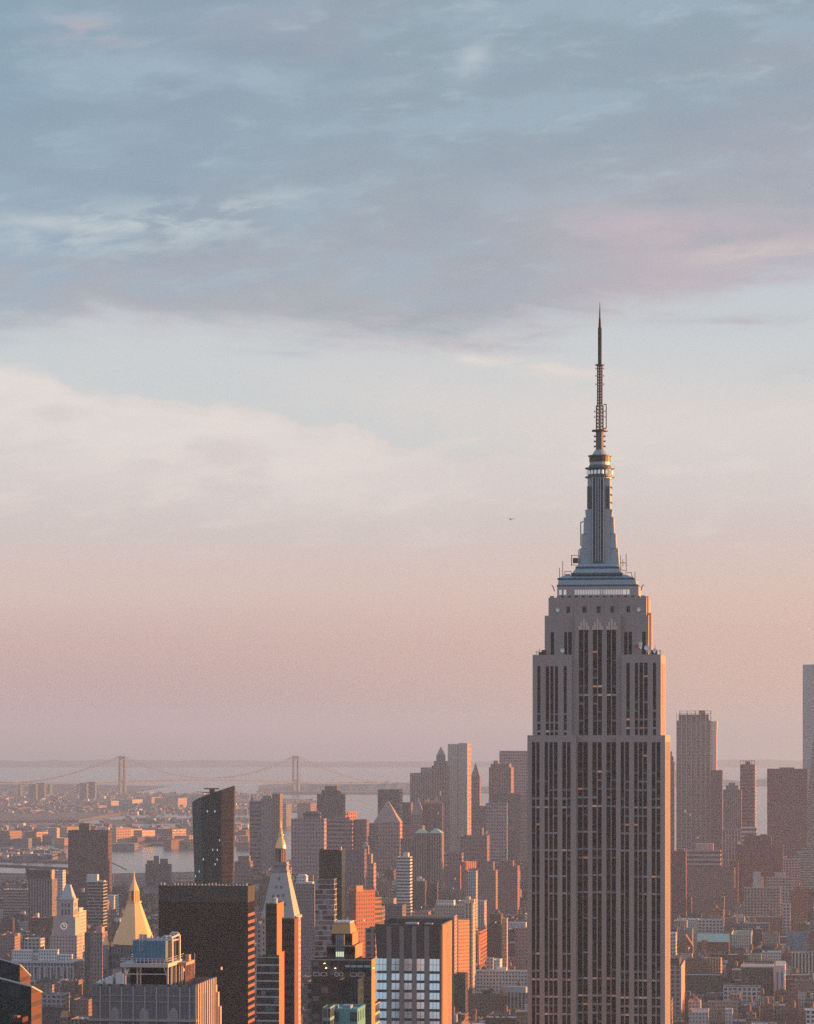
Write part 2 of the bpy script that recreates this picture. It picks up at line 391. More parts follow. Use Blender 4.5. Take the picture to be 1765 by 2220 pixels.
M_OBJ = plain('painted_masonry', None, 0.85, objcol=True, var=0.14, scale=0.4)
M_METAL = plain('dark_steel', (0.045, 0.042, 0.042), 0.5, 0.3)
M_PALE = plain('pale_steel', (0.55, 0.53, 0.53), 0.5, 0.0)
M_WOOD = plain('tank_wood', (0.16, 0.10, 0.07), 0.9, var=0.3, scale=1.0)
M_COPPER = plain('green_copper', (0.30, 0.46, 0.42), 0.7, var=0.2)
M_GOLD = plain('gold_leaf', (0.90, 0.53, 0.27), 0.5, 0.4, var=0.10, scale=0.5)
def limestone():
    mt = plain('limestone', (0.325, 0.286, 0.272), 0.9, var=0.10, scale=0.05)
    t = mt.node_tree; N = NT(t); b = t.nodes['Principled BSDF']; src = b.inputs['Base Color'].links[0].from_socket
    tc = N.n('ShaderNodeTexCoord'); mp = N.n('ShaderNodeMapping'); mp.inputs['Scale'].default_value = (0.9, 0.9, 0.035); t.links.new(tc.outputs['Object'], mp.inputs[0])
    st = N.noise(mp.outputs[0], 1.0, 5.0, 0.7); bl = N.noise(tc.outputs['Object'], 1.6, 3.0, 0.8)
    k = N.m('ADD', 0.70, N.m('ADD', N.m('MULTIPLY', st, 0.34), N.m('MULTIPLY', bl, 0.26)))
    t.links.new(N.mix(1.0, src, N.comb(k, k, k), 'MULTIPLY'), b.inputs['Base Color'])
    return mt
M_STONE = limestone()
M_STONED = plain('grey_stone', (0.26, 0.25, 0.26), 0.88, var=0.2, scale=0.2)
M_ALU = plain('weathered_aluminium', (0.24, 0.34, 0.41), 0.45, 0.25, var=0.2, scale=0.4)
M_ALUD = plain('dark_metal_band', (0.06, 0.085, 0.10), 0.5, 0.2)
M_DISH = plain('white_dish', (0.75, 0.78, 0.80), 0.6)
M_PINKL = plain('pale_ornament', (0.60, 0.47, 0.43), 0.7)
M_RED = plain('red_lattice', (0.11, 0.04, 0.036), 0.7)

TALLY = []      # screen boxes of what is already placed: x0, x1, ytop, ybase, depth
FOOT = []       # footprints on the street grid (across from, to, along from, to) kept clear by the street blocks
LAND = []       # landmarks for the wording of labels: px, depth, phrase

class Th:
    """a thing placed by its front face: Empty at the middle of the front wall's foot; local x along the wall, local y away"""
    def __init__(s, name, label, cat, x0, x1, Y, yaw=G, group=None, x2=None, d=None, ytop=None, mark=None):
        X0, X1 = (x0 - CX) / F * Y, (x1 - CX) / F * Y
        s.Y, s.pxc, s.yaw = Y, (x0 + x1) / 2, yaw
        s.w = (X1 - X0) / math.cos(yaw) if abs(yaw) < 0.3 else (X1 - X0)
        s.base = drop(X0, Y)
        if d is None and x2 is not None:
            tt = (x2 - CX) / F
            d = (tt * (Y - math.sin(-yaw) * s.w / 2) - X1) / (math.sin(-yaw) - tt * math.cos(yaw))
            d = min(max(d, 6.0), 90.0)
        s.d = d if d is not None else min(max(s.w * 0.8, 14.0), 45.0)
        s.root = tag(empty(name, ((X0 + X1) / 2, Y, s.base), yaw), label, cat, group)
        if ytop is not None:
            TALLY.append((x0, max(x1, x2 or x1), ytop, ground_py(Y), Y))
            xm = (X0 + X1) / 2; A_, B_ = xm * math.cos(G) + Y * math.sin(G), -xm * math.sin(G) + Y * math.cos(G)
            e = 0 if abs(yaw - G) < .1 else s.d * .5
            FOOT.append((A_ - s.w / 2 - e, A_ + s.w / 2 + e, B_ - e, B_ + s.d + e))
        if mark: LAND.append((s.pxc, Y, mark))
    def lx(s, px, dy=0.0):  # local x of a pixel column for a point dy metres behind the front wall
        Y = s.Y + dy
        return ((px - CX) / F * Y - s.root.location.x - math.sin(-s.yaw) * dy) / math.cos(s.yaw)
    def lz(s, py, dy=0.0): return EYE + (HY - py) / F * (s.Y + dy) - s.base


def ground_py(Y): return HY + (EYE - drop(0, Y)) / Y * F

def tower(name, label, cat, x0, x1, yt, Y, style='punch', col=(0.2, 0.18, 0.17), x2=None, d=None, roof='tar', yaw=G, ups=(), group=None, par=1.2, mark=None, fa=None):
    """a flat-topped building with walls, a sunken roof and stepped upper blocks; ups = (x0, x1, ytop, f0, f1, style or None, colour, part name)"""
    T = Th(name, label, cat, x0, x1, Y, yaw, group, x2, d, yt, mark)
    H = T.lz(yt); hw = T.w / 2
    poly = [(-hw, 0), (hw, 0), (hw, T.d), (-hw, T.d)]
    if Y > 3800 and name not in ('warehouse', 'housing_block'): col = (col[0] * 1.2, col[1] * .96, col[2] * 1.02)  # rose haze of the distance put into the far wall colours
    if Y > 4150 and style + '_far' in ST: style += '_far'
    b = MB(); mat = fa or ST[style]
    inn = b.walls(poly, 0, H, par, min(0.6, hw * .2), 0, 3.0, 1)
    b.build('walls', [mat, M_OBJ], T.root, col)
    r = MB(); r.face([(p[0], p[1], H - par) for p in inn]); r.build('roof', ROOFS[roof], T.root)
    T.H = H; z = H - par
    for u in ups:
        ux0, ux1, uy, f0, f1, us, uc, un = u
        dy = f0 * T.d
        a, c = T.lx(ux0, dy), T.lx(ux1, dy); zt = T.lz(uy, dy)
        b = MB(); zb = z if us == 'top' else (z if f0 > 0 else z)
        b.box(a, c, f0 * T.d + (0.01 if f0 == 0 else 0), f1 * T.d, zb, zt, 0, 1, 3.0, False)
        b.build(un, [ST.get((us or '') + '_far', ST.get(us, M_OBJ)) if Y > 4150 else ST.get(us, M_OBJ), M_TAR if us in ST else M_OBJ], T.root, uc or col)
    return T

# ------------------------------------------------------------------ setting: water, land, hills, air
def sheet(name, mat, rows, half, z=0.0, n=24):
    b = MB()
    for r0, r1 in zip(rows, rows[1:]):
        for k in range(n):
            q = []
            for (yy, kk) in ((r0, k), (r0, k + 1), (r1, k + 1), (r1, k)):
                X = half(yy) * (2 * kk / n - 1); q.append((X, yy, z + drop(X, yy)))
            b.face(q)
    o = b.build(name, mat); tag(o, kind='structure'); return o

FAR = 62000.0
half = lambda y: 1500 + 0.150 * max(y, 0)
rows = [-150, 400, 1000, 2000, 3000, 4000, 5000, 6000, 7000, 8000, 9500, 11000, 13000, 15000, 18000, 21000, 25000, 30000, 36000, 43000, 50000, FAR]
M_WATER = bpy.data.materials.new('water'); M_WATER.use_nodes = True
def water_nodes():
    t = M_WATER.node_tree; N = NT(t); b = t.nodes['Principled BSDF']
    tc = N.n('ShaderNodeTexCoord')
    big = N.noise(tc.outputs['Object'], 0.0012, 4, 0.6)
    b.inputs['Base Color'].default_value = (0.035, 0.045, 0.055, 1)
    t.links.new(N.m('ADD', 0.14, N.m('MULTIPLY', big, 0.12)), b.inputs['Roughness'])
    bp = N.n('ShaderNodeBump'); bp.inputs['Strength'].default_value = 0.15; bp.inputs['Distance'].default_value = 1.0
    t.links.new(N.noise(tc.outputs['Object'], 0.05, 4, 0.6), bp.inputs['Height']); t.links.new(bp.outputs[0], b.inputs['Normal'])
water_nodes()
sheet('water', M_WATER, rows, half, 0.0, 28)

M_GROUND = plain('city_ground', (0.055, 0.052, 0.055), 0.9, var=0.5, scale=0.02)
M_LAND = plain('shore_ground', (0.085, 0.075, 0.07), 0.95, var=0.6, scale=0.006)
M_WOODS = plain('woods_far', (0.060, 0.062, 0.050), 0.95, var=0.5, scale=0.004)

def land_poly(name, mat, pts, lift, kind='structure'):
    """land drawn on the map: points are given where the view lines meet the ground, then joined as a low slab"""
    ws = [ground_pt(px, py) for px, py in pts]
    area = sum(a[0] * b[1] - b[0] * a[1] for a, b in zip(ws, ws[1:] + ws[:1]))
    if area < 0: ws.reverse()
    b = MB(); n = len(ws)
    for k in range(n):
        p, q = ws[k], ws[(k + 1) % n]
        b.face([(*p, drop(*p) - 3), (*q, drop(*q) - 3), (*q, drop(*q) + lift), (*p, drop(*p) + lift)])
    b.face([(*p, drop(*p) + lift) for p in ws])
    o = b.build(name, mat); tag(o, kind=kind); return o

# Manhattan: one big slab of streets out to its southern shores
mg = MB()
shore = [ground_pt(px, py) for px, py in ((-60, 1893), (140, 1897), (330, 1894), (560, 1888), (640, 1862), (900, 1850), (1150, 1845), (1500, 1846), (1830, 1850))]
ring = [(1460, -140), (1460, 3000)] + [(max(p[0], -half(p[1]) + 60), p[1]) for p in reversed(shore)] + [(-1460, 3000), (-1460, -140)]
def strip_slab(name, mat, ring, lift):
    # columns between a near line and the shore so that the slab follows the earth's curve
    b = MB(); m = len(shore)
    near = [(-1450, -140), (-1100, -140), (-800, -140), (-500, -140), (-200, -140), (100, -140), (500, -140), (900, -140), (1450, -140)]
    for k in range(m - 1):
        for j in range(24):
            q = []
            for kk, jj in ((k, j), (k + 1, j), (k + 1, j + 1), (k, j + 1)):
                f = jj / 24; X = near[kk][0] * (1 - f) + shore[kk][0] * f; Y = near[kk][1] * (1 - f) + shore[kk][1] * f
                q.append((X, Y, drop(X, Y) + lift))
            b.face(q)
    for k in range(m - 1):
        p, q = shore[k], shore[k + 1]
        b.face([(*q, drop(*q) - 2), (*p, drop(*p) - 2), (*p, drop(*p) + lift), (*q, drop(*q) + lift)])
    o = b.build(name, mat); tag(o, kind='structure'); return o
strip_slab('ground', M_GROUND, ring, 1.5)

land_poly('island_shore', M_LAND, [(-40, 1868), (150, 1872), (150, 1853), (60, 1847), (-40, 1849)], 4)
land_poly('peninsula_ground', M_LAND, [(-40, 1832), (120, 1831), (240, 1841), (330, 1834), (420, 1836), (560, 1834), (560, 1806), (540, 1795), (330, 1797), (220, 1789), (-40, 1791)], 5)
land_poly('pier_ground', M_LAND, [(225, 1787), (345, 1785), (545, 1781), (620, 1779), (560, 1775), (400, 1777), (300, 1778), (215, 1781)], 4)
land_poly('far_borough_ground', M_LAND, [(-60, 1785), (170, 1783), (235, 1771), (330, 1762), (520, 1757), (625, 1759), (640, 1741), (660, 1738), (560, 1731), (430, 1728), (330, 1722), (-60, 1718)], 8)
land_poly('harbour_island_ground', M_LAND, [(596, 1760), (650, 1762), (690, 1757), (700, 1741), (640, 1735), (600, 1738)], 6)
land_poly('distant_shore', M_WOODS, [(560, 1722), (760, 1722), (1000, 1724), (1000, 1702), (800, 1699), (640, 1701), (560, 1706)], 10)

def ridge(name, Y, px0, px1, prof, mat, depth, seed, steps=60):
    """a long low hill: profile of crest heights in metres, sloping down to both sides"""
    rnd = random.Random(seed); b = MB(); pts = []
    for k in range(steps + 1):
        f = k / steps; px = px0 + (px1 - px0) * f; X = (px - CX) / F * Y
        h = prof(f) * (0.85 + 0.3 * rnd.random()); pts.append((X, h))
    for (xa, ha), (xb, hb) in zip(pts, pts[1:]):
        g = lambda x, y, h: (x, y, drop(x, y) + h)
        b.face([g(xa, Y - depth, -2), g(xb, Y - depth, -2), g(xb, Y - depth * .35, hb * .75), g(xa, Y - depth * .35, ha * .75)])
        b.face([g(xa, Y - depth * .35, ha * .75), g(xb, Y - depth * .35, hb * .75), g(xb, Y, hb), g(xa, Y, ha)])
        b.face([g(xa, Y, ha), g(xb, Y, hb), g(xb, Y + depth, -2), g(xa, Y + depth, -2)])
    o = b.build(name, mat); tag(o, kind='structure'); return o
ridge('hills', 36000, -120, 1900, lambda f: 62 + 10 * math.sin(9 * f), M_WOODS, 2500, 3)
ridge('wooded_heights', 16200, -80, 330, lambda f: 36 * (1 - f) ** .5 + 4, M_WOODS, 1500, 5, 40)
ridge('park_hill', 12300, 330, 545, lambda f: 14 + 26 * math.sin(math.pi * f) ** .8, M_WOODS, 800, 6, 30)
ridge('park_hill', 11200, 235, 400, lambda f: 24 * math.sin(math.pi * f) ** .8 + 3, M_WOODS, 500, 8, 30)
ridge('island_heights', 15600, 620, 1060, lambda f: 22 + 22 * math.sin(math.pi * min(1, f * 1.2)) ** .6, M_WOODS, 900, 7, 40)
ridge('island_heights', 18500, 1380, 1820, lambda f: 55 + 40 * math.sin(7 * f + 1), M_WOODS, 1500, 9, 40)

def haze():
    b = MB(); y0, y1, z0, z1 = -400.0, FAR + 300, -275.0, 462.0
    h0, h1 = 1800.0, half(y1) + 400
    c = [(-h0, y0), (h0, y0), (h1, y1), (-h1, y1)]
    b.prism(c, z0, z1, bottom=True)
    mt = bpy.data.materials.new('haze'); mt.use_nodes = True; t = mt.node_tree; t.nodes.clear(); N = NT(t)
    v = N.n('ShaderNodeVolumePrincipled'); v.inputs['Color'].default_value = HAZE_COLOR + (1,); v.inputs['Density'].default_value = HAZE_DENSITY
    v.inputs['Anisotropy'].default_value = 0.2
    o = N.n('ShaderNodeOutputMaterial'); t.links.new(v.outputs[0], o.inputs['Volume'])
    ob = b.build('haze', mt); tag(ob, kind='stuff')
haze()

# ------------------------------------------------------------------ the great stone skyscraper
def notch(poly, notches, depth):
    """cut shallow slots into chosen edges of a counter-clockwise outline"""
    out = []; n = len(poly)
    for k in range(n):
        a, b = Vector(poly[k]), Vector(poly[(k + 1) % n]); out.append(tuple(a))
        d = (b - a).normalized(); nn = Vector((-d.y, d.x))
        for (s0, s1) in notches.get(k, ()):
            out += [tuple(a + d * s0), tuple(a + d * s0 + nn * depth), tuple(a + d * s1 + nn * depth), tuple(a + d * s1)]
    return out

def strip_material():
    mt = bpy.data.materials.new('window_bay'); mt.use_nodes = True
    t = mt.node_tree; N = NT(t); b = t.nodes['Principled BSDF']
    uv = N.n('ShaderNodeUVMap'); uv.uv_map = 'UVMap'
    sep = N.n('ShaderNodeSeparateXYZ'); t.links.new(uv.outputs[0], sep.inputs[0])
    oi = N.n('ShaderNodeObjectInfo')
    cv = N.m('DIVIDE', sep.outputs[1], 3.66); fv = N.m('FRACT', cv); row = N.m('FLOOR', cv)
    win = N.m('LESS_THAN', fv, 0.56)
    wr = N.n('ShaderNodeTexWhiteNoise', noise_dimensions='1D'); t.links.new(row, wr.inputs['W'])
    wc = N.n('ShaderNodeTexWhiteNoise'); t.links.new(N.comb(row, N.m('MULTIPLY', oi.outputs['Random'], 77.0)), wc.inputs['Vector'])
    zo = N.noise(N.comb(N.m('MULTIPLY', row, 0.16), N.m('MULTIPLY', oi.outputs['Random'], 2.0)), 1.0, 2.0)
    # rows where blinds are drawn part-way down
    pr = N.m('MULTIPLY', N.m('SUBTRACT', N.m('MULTIPLY', wr.outputs['Value'], 1.3), 0.25), 1.1)
    bl = N.m('LESS_THAN', wc.outputs['Value'], pr)
    top = N.m('MULTIPLY', N.m('GREATER_THAN', fv, 0.34), win)
    blind = N.m('MULTIPLY', bl, top)
    sc = N.n('ShaderNodeSeparateColor'); t.links.new(wc.outputs['Color'], sc.inputs[0])
    gl = N.mix(sc.outputs[1], (0.005, 0.006, 0.008), (0.016, 0.016, 0.020)); b.inputs['IOR'].default_value = 1.3
    spn = N.mix(N.sstep(zo, 0.42, 0.62), (0.030, 0.040, 0.043), (0.080, 0.036, 0.029))
    c = N.mix(win, spn, gl)
    c = N.mix(N.m('MULTIPLY', blind, N.m('ADD', 0.25, N.m('MULTIPLY', sc.outputs[0], 0.75))), c, (0.46, 0.47, 0.50))
    t.links.new(c, b.inputs['Base Color'])
    t.links.new(N.m('SUBTRACT', 0.8, N.m('MULTIPLY', win, 0.45)), b.inputs['Roughness'])
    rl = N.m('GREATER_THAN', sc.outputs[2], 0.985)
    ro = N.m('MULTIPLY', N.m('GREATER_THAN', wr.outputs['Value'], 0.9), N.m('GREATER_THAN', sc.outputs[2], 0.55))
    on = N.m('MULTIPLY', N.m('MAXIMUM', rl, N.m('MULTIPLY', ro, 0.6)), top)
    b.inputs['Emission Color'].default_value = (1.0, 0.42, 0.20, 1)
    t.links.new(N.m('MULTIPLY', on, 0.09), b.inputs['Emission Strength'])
    return mt
M_STRIP = strip_material()

def skyscraper():
    Y = 1300.0
    T = Th('skyscraper', 'tall limestone art deco skyscraper with stepped shoulders and a tapering antenna spire', 'skyscraper', 1143, 1442, Y, G, None, 1453, None, 1594,
           'the tall stone skyscraper with the spire')
    TALLY.append((1153, 1441, 1293, 1594, Y)); TALLY.append((1143, 1453, 1419, 2400, Y))
    root = T.root; D = 45.0
    lx = lambda px: (px - 1292.5) / 5.115
    z = T.lz
    zm1 = lambda zx: (zx / 4.491 + 1130 - 1292.5) / 5.115     # columns read in two enlargements of the photograph
    zm2 = lambda zx: (zx / 3.368 + 1130 - 1292.5) / 5.115
    k = 0.42
    def panels(lst, yf, z0, z1, ztops=None):
        for i, (a, b_) in enumerate(lst):
            m = MB(); m.box(a + .002, b_ - .002, yf + k - 0.03, yf + k + 0.02, z0, z1, 0, 0, 3.0)
            m.build('window_strip', M_STRIP, root)
    # --- lower shaft
    L = [(77, 102), (110, 133), (170, 195), (205, 230), (238, 265), (300, 327), (335, 360)]
    C = [(410, 445), (450, 483), (517, 548), (556, 585), (620, 650), (658, 690)]
    Rr = [(727, 752), (760, 787), (825, 850), (858, 885), (892, 918), (953, 980), (988, 1015)]
    L, C, Rr = [[(zm2(a), zm2(b)) for a, b in q] for q in (L, C, Rr)]
    xa, xb, xc, xd = lx(1143), lx(1249.5), lx(1335.5), lx(1442)
    poly = [(xa, 0), (xb, 0), (xb, 2.6), (xc, 2.6), (xc, 0), (xd, 0), (xd, D), (xa, D)]
    side = [(s, s + 1.6) for s in (4, 7.2, 12, 15.2, 20, 23.2, 28, 31.2, 36, 39.2)]
    nt = {0: [(a - xa, b - xa) for a, b in L], 2: [(a - xb, b - xb) for a, b in C], 4: [(a - xc, b - xc) for a, b in Rr], 5: side}
    z1, zs = z(1594), z(1609)
    m = MB(); m.prism(notch(poly, nt, k), 0, zs, top=False); m.prism(poly, zs, z1)
    m.build('shaft', M_STONE, root)
    panels(L, 0, 0, zs); panels(C, 2.6, 0, zs + 0.5); panels(Rr, 0, 0, zs)
    for s0, s1 in side:
        q = MB(); q.box(xd - k - .02, xd - k + .03, s0, s1, 0, zs); q.build('window_strip', M_STRIP, root)
    # --- second tier
    xa, xb, xc, xd = lx(1153.5), lx(1239), lx(1347), lx(1432)
    y0, yc, D2 = 1.8, 4.0, 43.0
    poly = [(xa, y0), (xb, y0), (xb, yc), (xc, yc), (xc, y0), (xd, y0), (xd, D2), (xa, D2)]
    L = [(152, 182), (235, 267), (280, 310), (325, 355), (410, 440)]; Rr = [(1022, 1055), (1105, 1135), (1150, 1183), (1195, 1228), (1280, 1310)]
    C = [(555, 600), (608, 645), (692, 733), (742, 780), (828, 868), (877, 918)]
    L, C, Rr = [[(zm1(a), zm1(b)) for a, b in q] for q in (L, C, Rr)]
    z2 = z(1419); zs2 = z(1437)
    nt = {0: [(a - xa, b - xa) for a, b in L], 2: [(a - xb, b - xb) for a, b in C], 4: [(a - xc, b - xc) for a, b in Rr], 5: [(s, s + 1.6) for s in (4, 10, 13, 18, 24, 29, 35)]}
    m = MB(); m.prism(notch(poly, nt, k), z1, zs2, top=False)
    nt3 = {2: nt[2]}
    m.prism(notch(poly, nt3, k), zs2, z2)
    m.build('middle_tier', M_STONE, root)
    panels(L, y0, z1, z(1444)); panels(Rr, y0, z1, zs2); 
    q = [(a, b) for a, b in L]
    for a, b_ in L: mm = MB(); mm.box(a, b_, y0 + .05, y0 + k, z(1444), zs2); mm.build('spandrel', M_STONE, root)
    # --- upper tier: flanks, then the centre bay that carries on up
    xa, xd = lx(1178), lx(1404); y3, D3 = 6.0, 40.0; z3, z4 = z(1333), z(1293.5)
    fl = [(250, 253), (275, 308), (408, 437), (447, 482)]; fr = [(995, 1027), (1037, 1070), (1170, 1205)]
    ca, cb = lx(1244.5), lx(1345)
    fl = [(zm1(a), zm1(b)) for a, b in fl[1:]]; fr = [(zm1(a), zm1(b)) for a, b in fr]
    yc = 4.0
    poly = [(xa, y3), (ca, y3), (ca, yc), (cb, yc), (cb, y3), (xd, y3), (xd, D3), (xa, D3)]
    nt = {0: [(a - xa, b - xa) for a, b in fl], 2: [(a - ca, b - ca) for a, b in C], 4: [(a - cb, b - cb) for a, b in fr], 5: [(5, 6.6), (12, 13.6), (19, 20.6), (26, 27.6)]}
    ztop_f, ztop_c = z(1369), z(1365)
    m = MB(); m.prism(notch(poly, nt, k), z2, ztop_f, top=False)
    m.prism(notch(poly, {2: nt[2]}, k), ztop_f, ztop_c, top=False); m.prism(poly, ztop_c, z3)
    m.build('upper_tier', M_STONE, root)
    panels(fl, y3, z2, ztop_f); panels(fr, y3, z2, ztop_f); panels(C, 4.0, z1, ztop_c)
    xa, xd = lx(1186), lx(1399.5); y4, D4 = 6.8, 39.0
    hole = [(430, 463), (585, 625), (725, 760), (860, 893), (1018, 1050)]
    m = MB(); m.box(xa, xd, y4, D4, z3, z4, bottom=False)
    for kx in (515, 650, 780, 915):   # shallow pilasters on the crown wall
        m.box(zm1(kx) - .5, zm1(kx) + .5, y4 - .25, y4 + .1, z3, z4 - 1.0)
    for kx in range(14):              # crenellated coping
        c = xa + (xd - xa) * (kx + .5) / 14; m.box(c - .9, c + .9, y4 + .1, y4 + .7, z4, z4 + .7)
    m.build('crown_block', M_STONE, root)
    M_DARK = plain('dark_opening', (0.018, 0.016, 0.018), 0.4, var=.05)
    for a, b_ in hole:
        q = MB(); q.box(zm1(a), zm1(b_), y4 - .06, y4 + .1, z(1327), z(1313)); q.build('window', M_DARK, root)
    for i, cx_ in enumerate((605, 738, 877)):   # winged ornaments over the centre bays
        q = MB(); c = zm1(cx_); ya = 4.0 - .3
        for dx, h in ((-1.9, .35), (-1.15, .7), (0, 1.0), (1.15, .7), (1.9, .35)):
            zz = ztop_c; hh = (z(1341) - ztop_c) * h
            q.box(c + dx - .45, c + dx + .45, ya, ya + .5, zz, zz + hh)
        q.build('ornament', M_PINKL, root)
    def dish(px, py, yl, r, mat=M_DISH, name='satellite_dish'):
        q = MB(); c = (lx(px), yl, z(py)); n = 14
        rim = [(c[0] + r * math.cos(6.2832 * j / n), c[1], c[2] + r * math.sin(6.2832 * j / n)) for j in range(n)]
        ce = (c[0], c[1] + r * .35, c[2])
        for j in range(n): q.face([rim[(j + 1) % n], rim[j], ce]); q.face([rim[j], rim[(j + 1) % n], (c[0], c[1] + r * .5, c[2])])
        q.tube((c[0], c[1] + r * .4, c[2]), (c[0], c[1] + r * .4, c[2] - r * 1.5), .12)
        q.build(name, mat, root)
    dish(1206.5, 1320.5, y4 - .9, 0.85); dish(1383, 1320.5, y4 - .9, 0.85)
    for px, py, r in ((1388, 1395, .8), (1388, 1401, .75), (1401, 1404, 1.1), (1407, 1410, .7), (1418, 1411, .8), (1218, 1409, .9)): dish(px, py, 3.4, r)
    dish(1378, 1403, 3.4, 1.0, plain('brown_dish', (.30, .16, .12), .8))
    # little aerials and plant along the setbacks
    rnd = random.Random(4)
    def aerial(x, y, zb, h, r=.09): q = MB(); q.tube((x, y, zb), (x, y, zb + h), r, 5); q.tube((x - .5, y, zb + h * .7), (x + .5, y, zb + h * .7), .06, 4); q.build('aerial', M_METAL, root)
    for px in (1160, 1163, 1168, 1425, 1430, 1436, 1439): aerial(lx(px) if px < 1300 else lx(px) - 1.5, rnd.uniform(3, 12), z2, rnd.uniform(1.5, 4.5))
    for px in (1170, 1176, 1422, 1427): q = MB(); c = lx(px) - (0 if px < 1300 else 1.5); q.box(c - .8, c + .8, 4, 6, z2, z2 + rnd.uniform(1, 2.2)); q.build('roof_plant', M_METAL, root)
    # right-hand lit corner turrets
    q = MB(); q.frust(8, 1.4, 1.4, z2, z(1327), lx(1404), 12); q.build('corner_turret', M_STONE, root)
    q = MB(); q.frust(8, 1.2, 1.2, z3, z4 + .6, lx(1399.5) - .3, 13); q.build('corner_turret', M_STONE, root)
    # --- glazed observation level and stepped metal roof (on the axis of the tower)
    yc = 22.5; s2 = 6650 / (Y + yc); cxm = 1300.0
    ux = lambda px: (px - cxm) / s2
    uz = lambda py: EYE + (HY - py) / s2 - T.base
    def ring(xa, xb, py0, py1, mat, name, dep=None, lean=0.0):
        hw = (ux(xb) - ux(xa)) / 2; c = (ux(xb) + ux(xa)) / 2; hd = dep if dep else hw * .62
        q = MB(); q.taper(c - hw, c + hw, yc - hd, yc + hd, uz(py0), c - hw + lean, c + hw - lean, yc - hd + lean, yc + hd - lean, uz(py1))
        return q.build(name, mat, root)
    M_PAV = plain('pavilion_stone', (0.34, 0.32, 0.33), .8)
    ring(1212, 1387, 1294, 1274, M_PAV, 'pavilion')
    for i in range(30):                                   # tall pale panes of the observation gallery
        px = 1250 + i * 3.55; w = 1.6
        if 1300 < px < 1312: w = 1.0
        a = ux(px); q = MB(); hd = (ux(1387) - ux(1212)) / 2 * .62
        q.box(a, a + w / s2 * 1.25, yc - hd - .06, yc - hd + .05, uz(1291.5), uz(1281))
        q.build('gallery_pane', plain('pale_gallery_pane', (.72, .70, .66), .4, emit=(1, .93, .82), es=.10), root)
    for px in (1216, 1226, 1355, 1362):
        a = ux(px); q = MB(); q.box(a, a + 1.1, yc - hd - .06, yc - hd + .05, uz(1291.5), uz(1281)); q.build('gallery_pane', MATS['pale_gallery_pane'], root)
    ring(1211, 1386, 1273.9, 1270, M_ALUD, 'eave_band')
    ring(1213, 1382, 1269.9, 1259, M_ALU, 'metal_roof_step', lean=.4)
    ring(1212, 1378, 1258.9, 1255.5, M_ALUD, 'eave_band')
    ring(1214, 1374, 1255.4, 1249, M_ALU, 'metal_roof_step', dep=10.0, lean=2.4)
    ring(1242, 1352, 1248.9, 1244, M_ALUD, 'eave_band', dep=9.0)
    ring(1244, 1350, 1243.9, 1235, M_ALU, 'metal_roof_step', dep=8.6, lean=1.2)
    ring(1250, 1344, 1234.9, 1230, M_ALUD, 'eave_band', dep=7.4)
    ring(1253, 1341, 1229.9, 1224, M_ALU, 'metal_roof_step', dep=7.0, lean=.6)
    # --- mast: fluted shaft with stepped wings
    M_MAST = plain('mast_metal', (0.30, 0.37, 0.42), .45, .2, var=.12, scale=.5)
    M_MASTD = plain('mast_glass', (0.030, 0.026, 0.028), .5, .0)
    zb = uz(1226)
    q = MB(); q.taper(ux(1274), ux(1324), yc - 4.2, yc + 5.6, zb, ux(1275), ux(1323), yc - 4.1, yc + 5.4, uz(1038)); q.build('mast_shaft', M_MAST, root)
    for py in (1057, 1073, 1090): q = MB(); q.box(ux(1323) - .1, ux(1325) + .25, yc - 3, yc + 4.4, uz(py + .6), uz(py - .6)); q.build('side_band', M_METAL, root)
    steps = [(1226, 1256, 1342), (1190, 1261.5, 1336), (1158, 1266, 1331), (1123, 1271, 1326.5), (1106, 1274, 1324)]
    for ax in (0, 1, 3):
        q = MB(); th = 3.4; rot = ax * math.pi / 2
        for (pa, xl, xr), nxt in zip(steps, steps[1:] + [(1104, 0, 0)]):
            r_ = (ux(xr) - ux(xl)) / 2; r2 = (ux(nxt[2]) - ux(nxt[1])) / 2 if nxt[1] else r_ - .3
            top = uz(nxt[0])
            pts = []
            for (rr, zz, ww) in ((r_, uz(pa), th), (max(r2, r_ * .93), top, th * .9)):
                for sx, sr in ((-1, 0), (1, 0), (1, 1), (-1, 1)): pts.append((sx * ww, rr * sr, zz))
            rotp = [(p[0] * math.cos(rot) + p[1] * math.sin(rot), -p[0] * math.sin(rot) + p[1] * math.cos(rot) + yc, p[2]) for p in pts]
            for f in ((0, 1, 2, 3), (4, 5, 6, 7), (0, 1, 5, 4), (1, 2, 6, 5), (2, 3, 7, 6), (3, 0, 4, 7)): q.face([rotp[i] for i in f])
        q.build('mast_wing', M_MAST, root)
    rS = ux(1324) + .1
    # the diagonal wings seen from the front are flat stepped plates
    q = MB()
    for (pa, xl, xr), nxt in zip(steps, steps[1:] + [(1106, 1275, 1323)]):
        q.taper(ux(xl), ux(xr), yc - 4.0, yc + 4.0, uz(pa), ux(nxt[1]) - (.2 if nxt[1] > 1274 else .9), ux(nxt[2]) + .9, yc - 3.6, yc + 3.6, uz(nxt[0]))
    q.build('mast_buttress', M_MAST, root)
    q = MB(); q.box(ux(1288), ux(1309), yc - 5.6, yc - 4.3, zb, uz(1040)); q.build('glass_band', M_MASTD, root)
    for px in (1286.5, 1293.5, 1298.5, 1303.5, 1310.0):
        q = MB(); q.box(ux(px) - .22, ux(px) + .22, yc - 6.0, yc - 5.55, zb + .5, uz(1037)); q.build('mullion', M_MAST, root)
    q = MB(); q.box(ux(1287), ux(1310), yc - 6.1, yc - 5.62, zb, uz(1218)); q.build('mast_base_panel', M_ALUD, root)
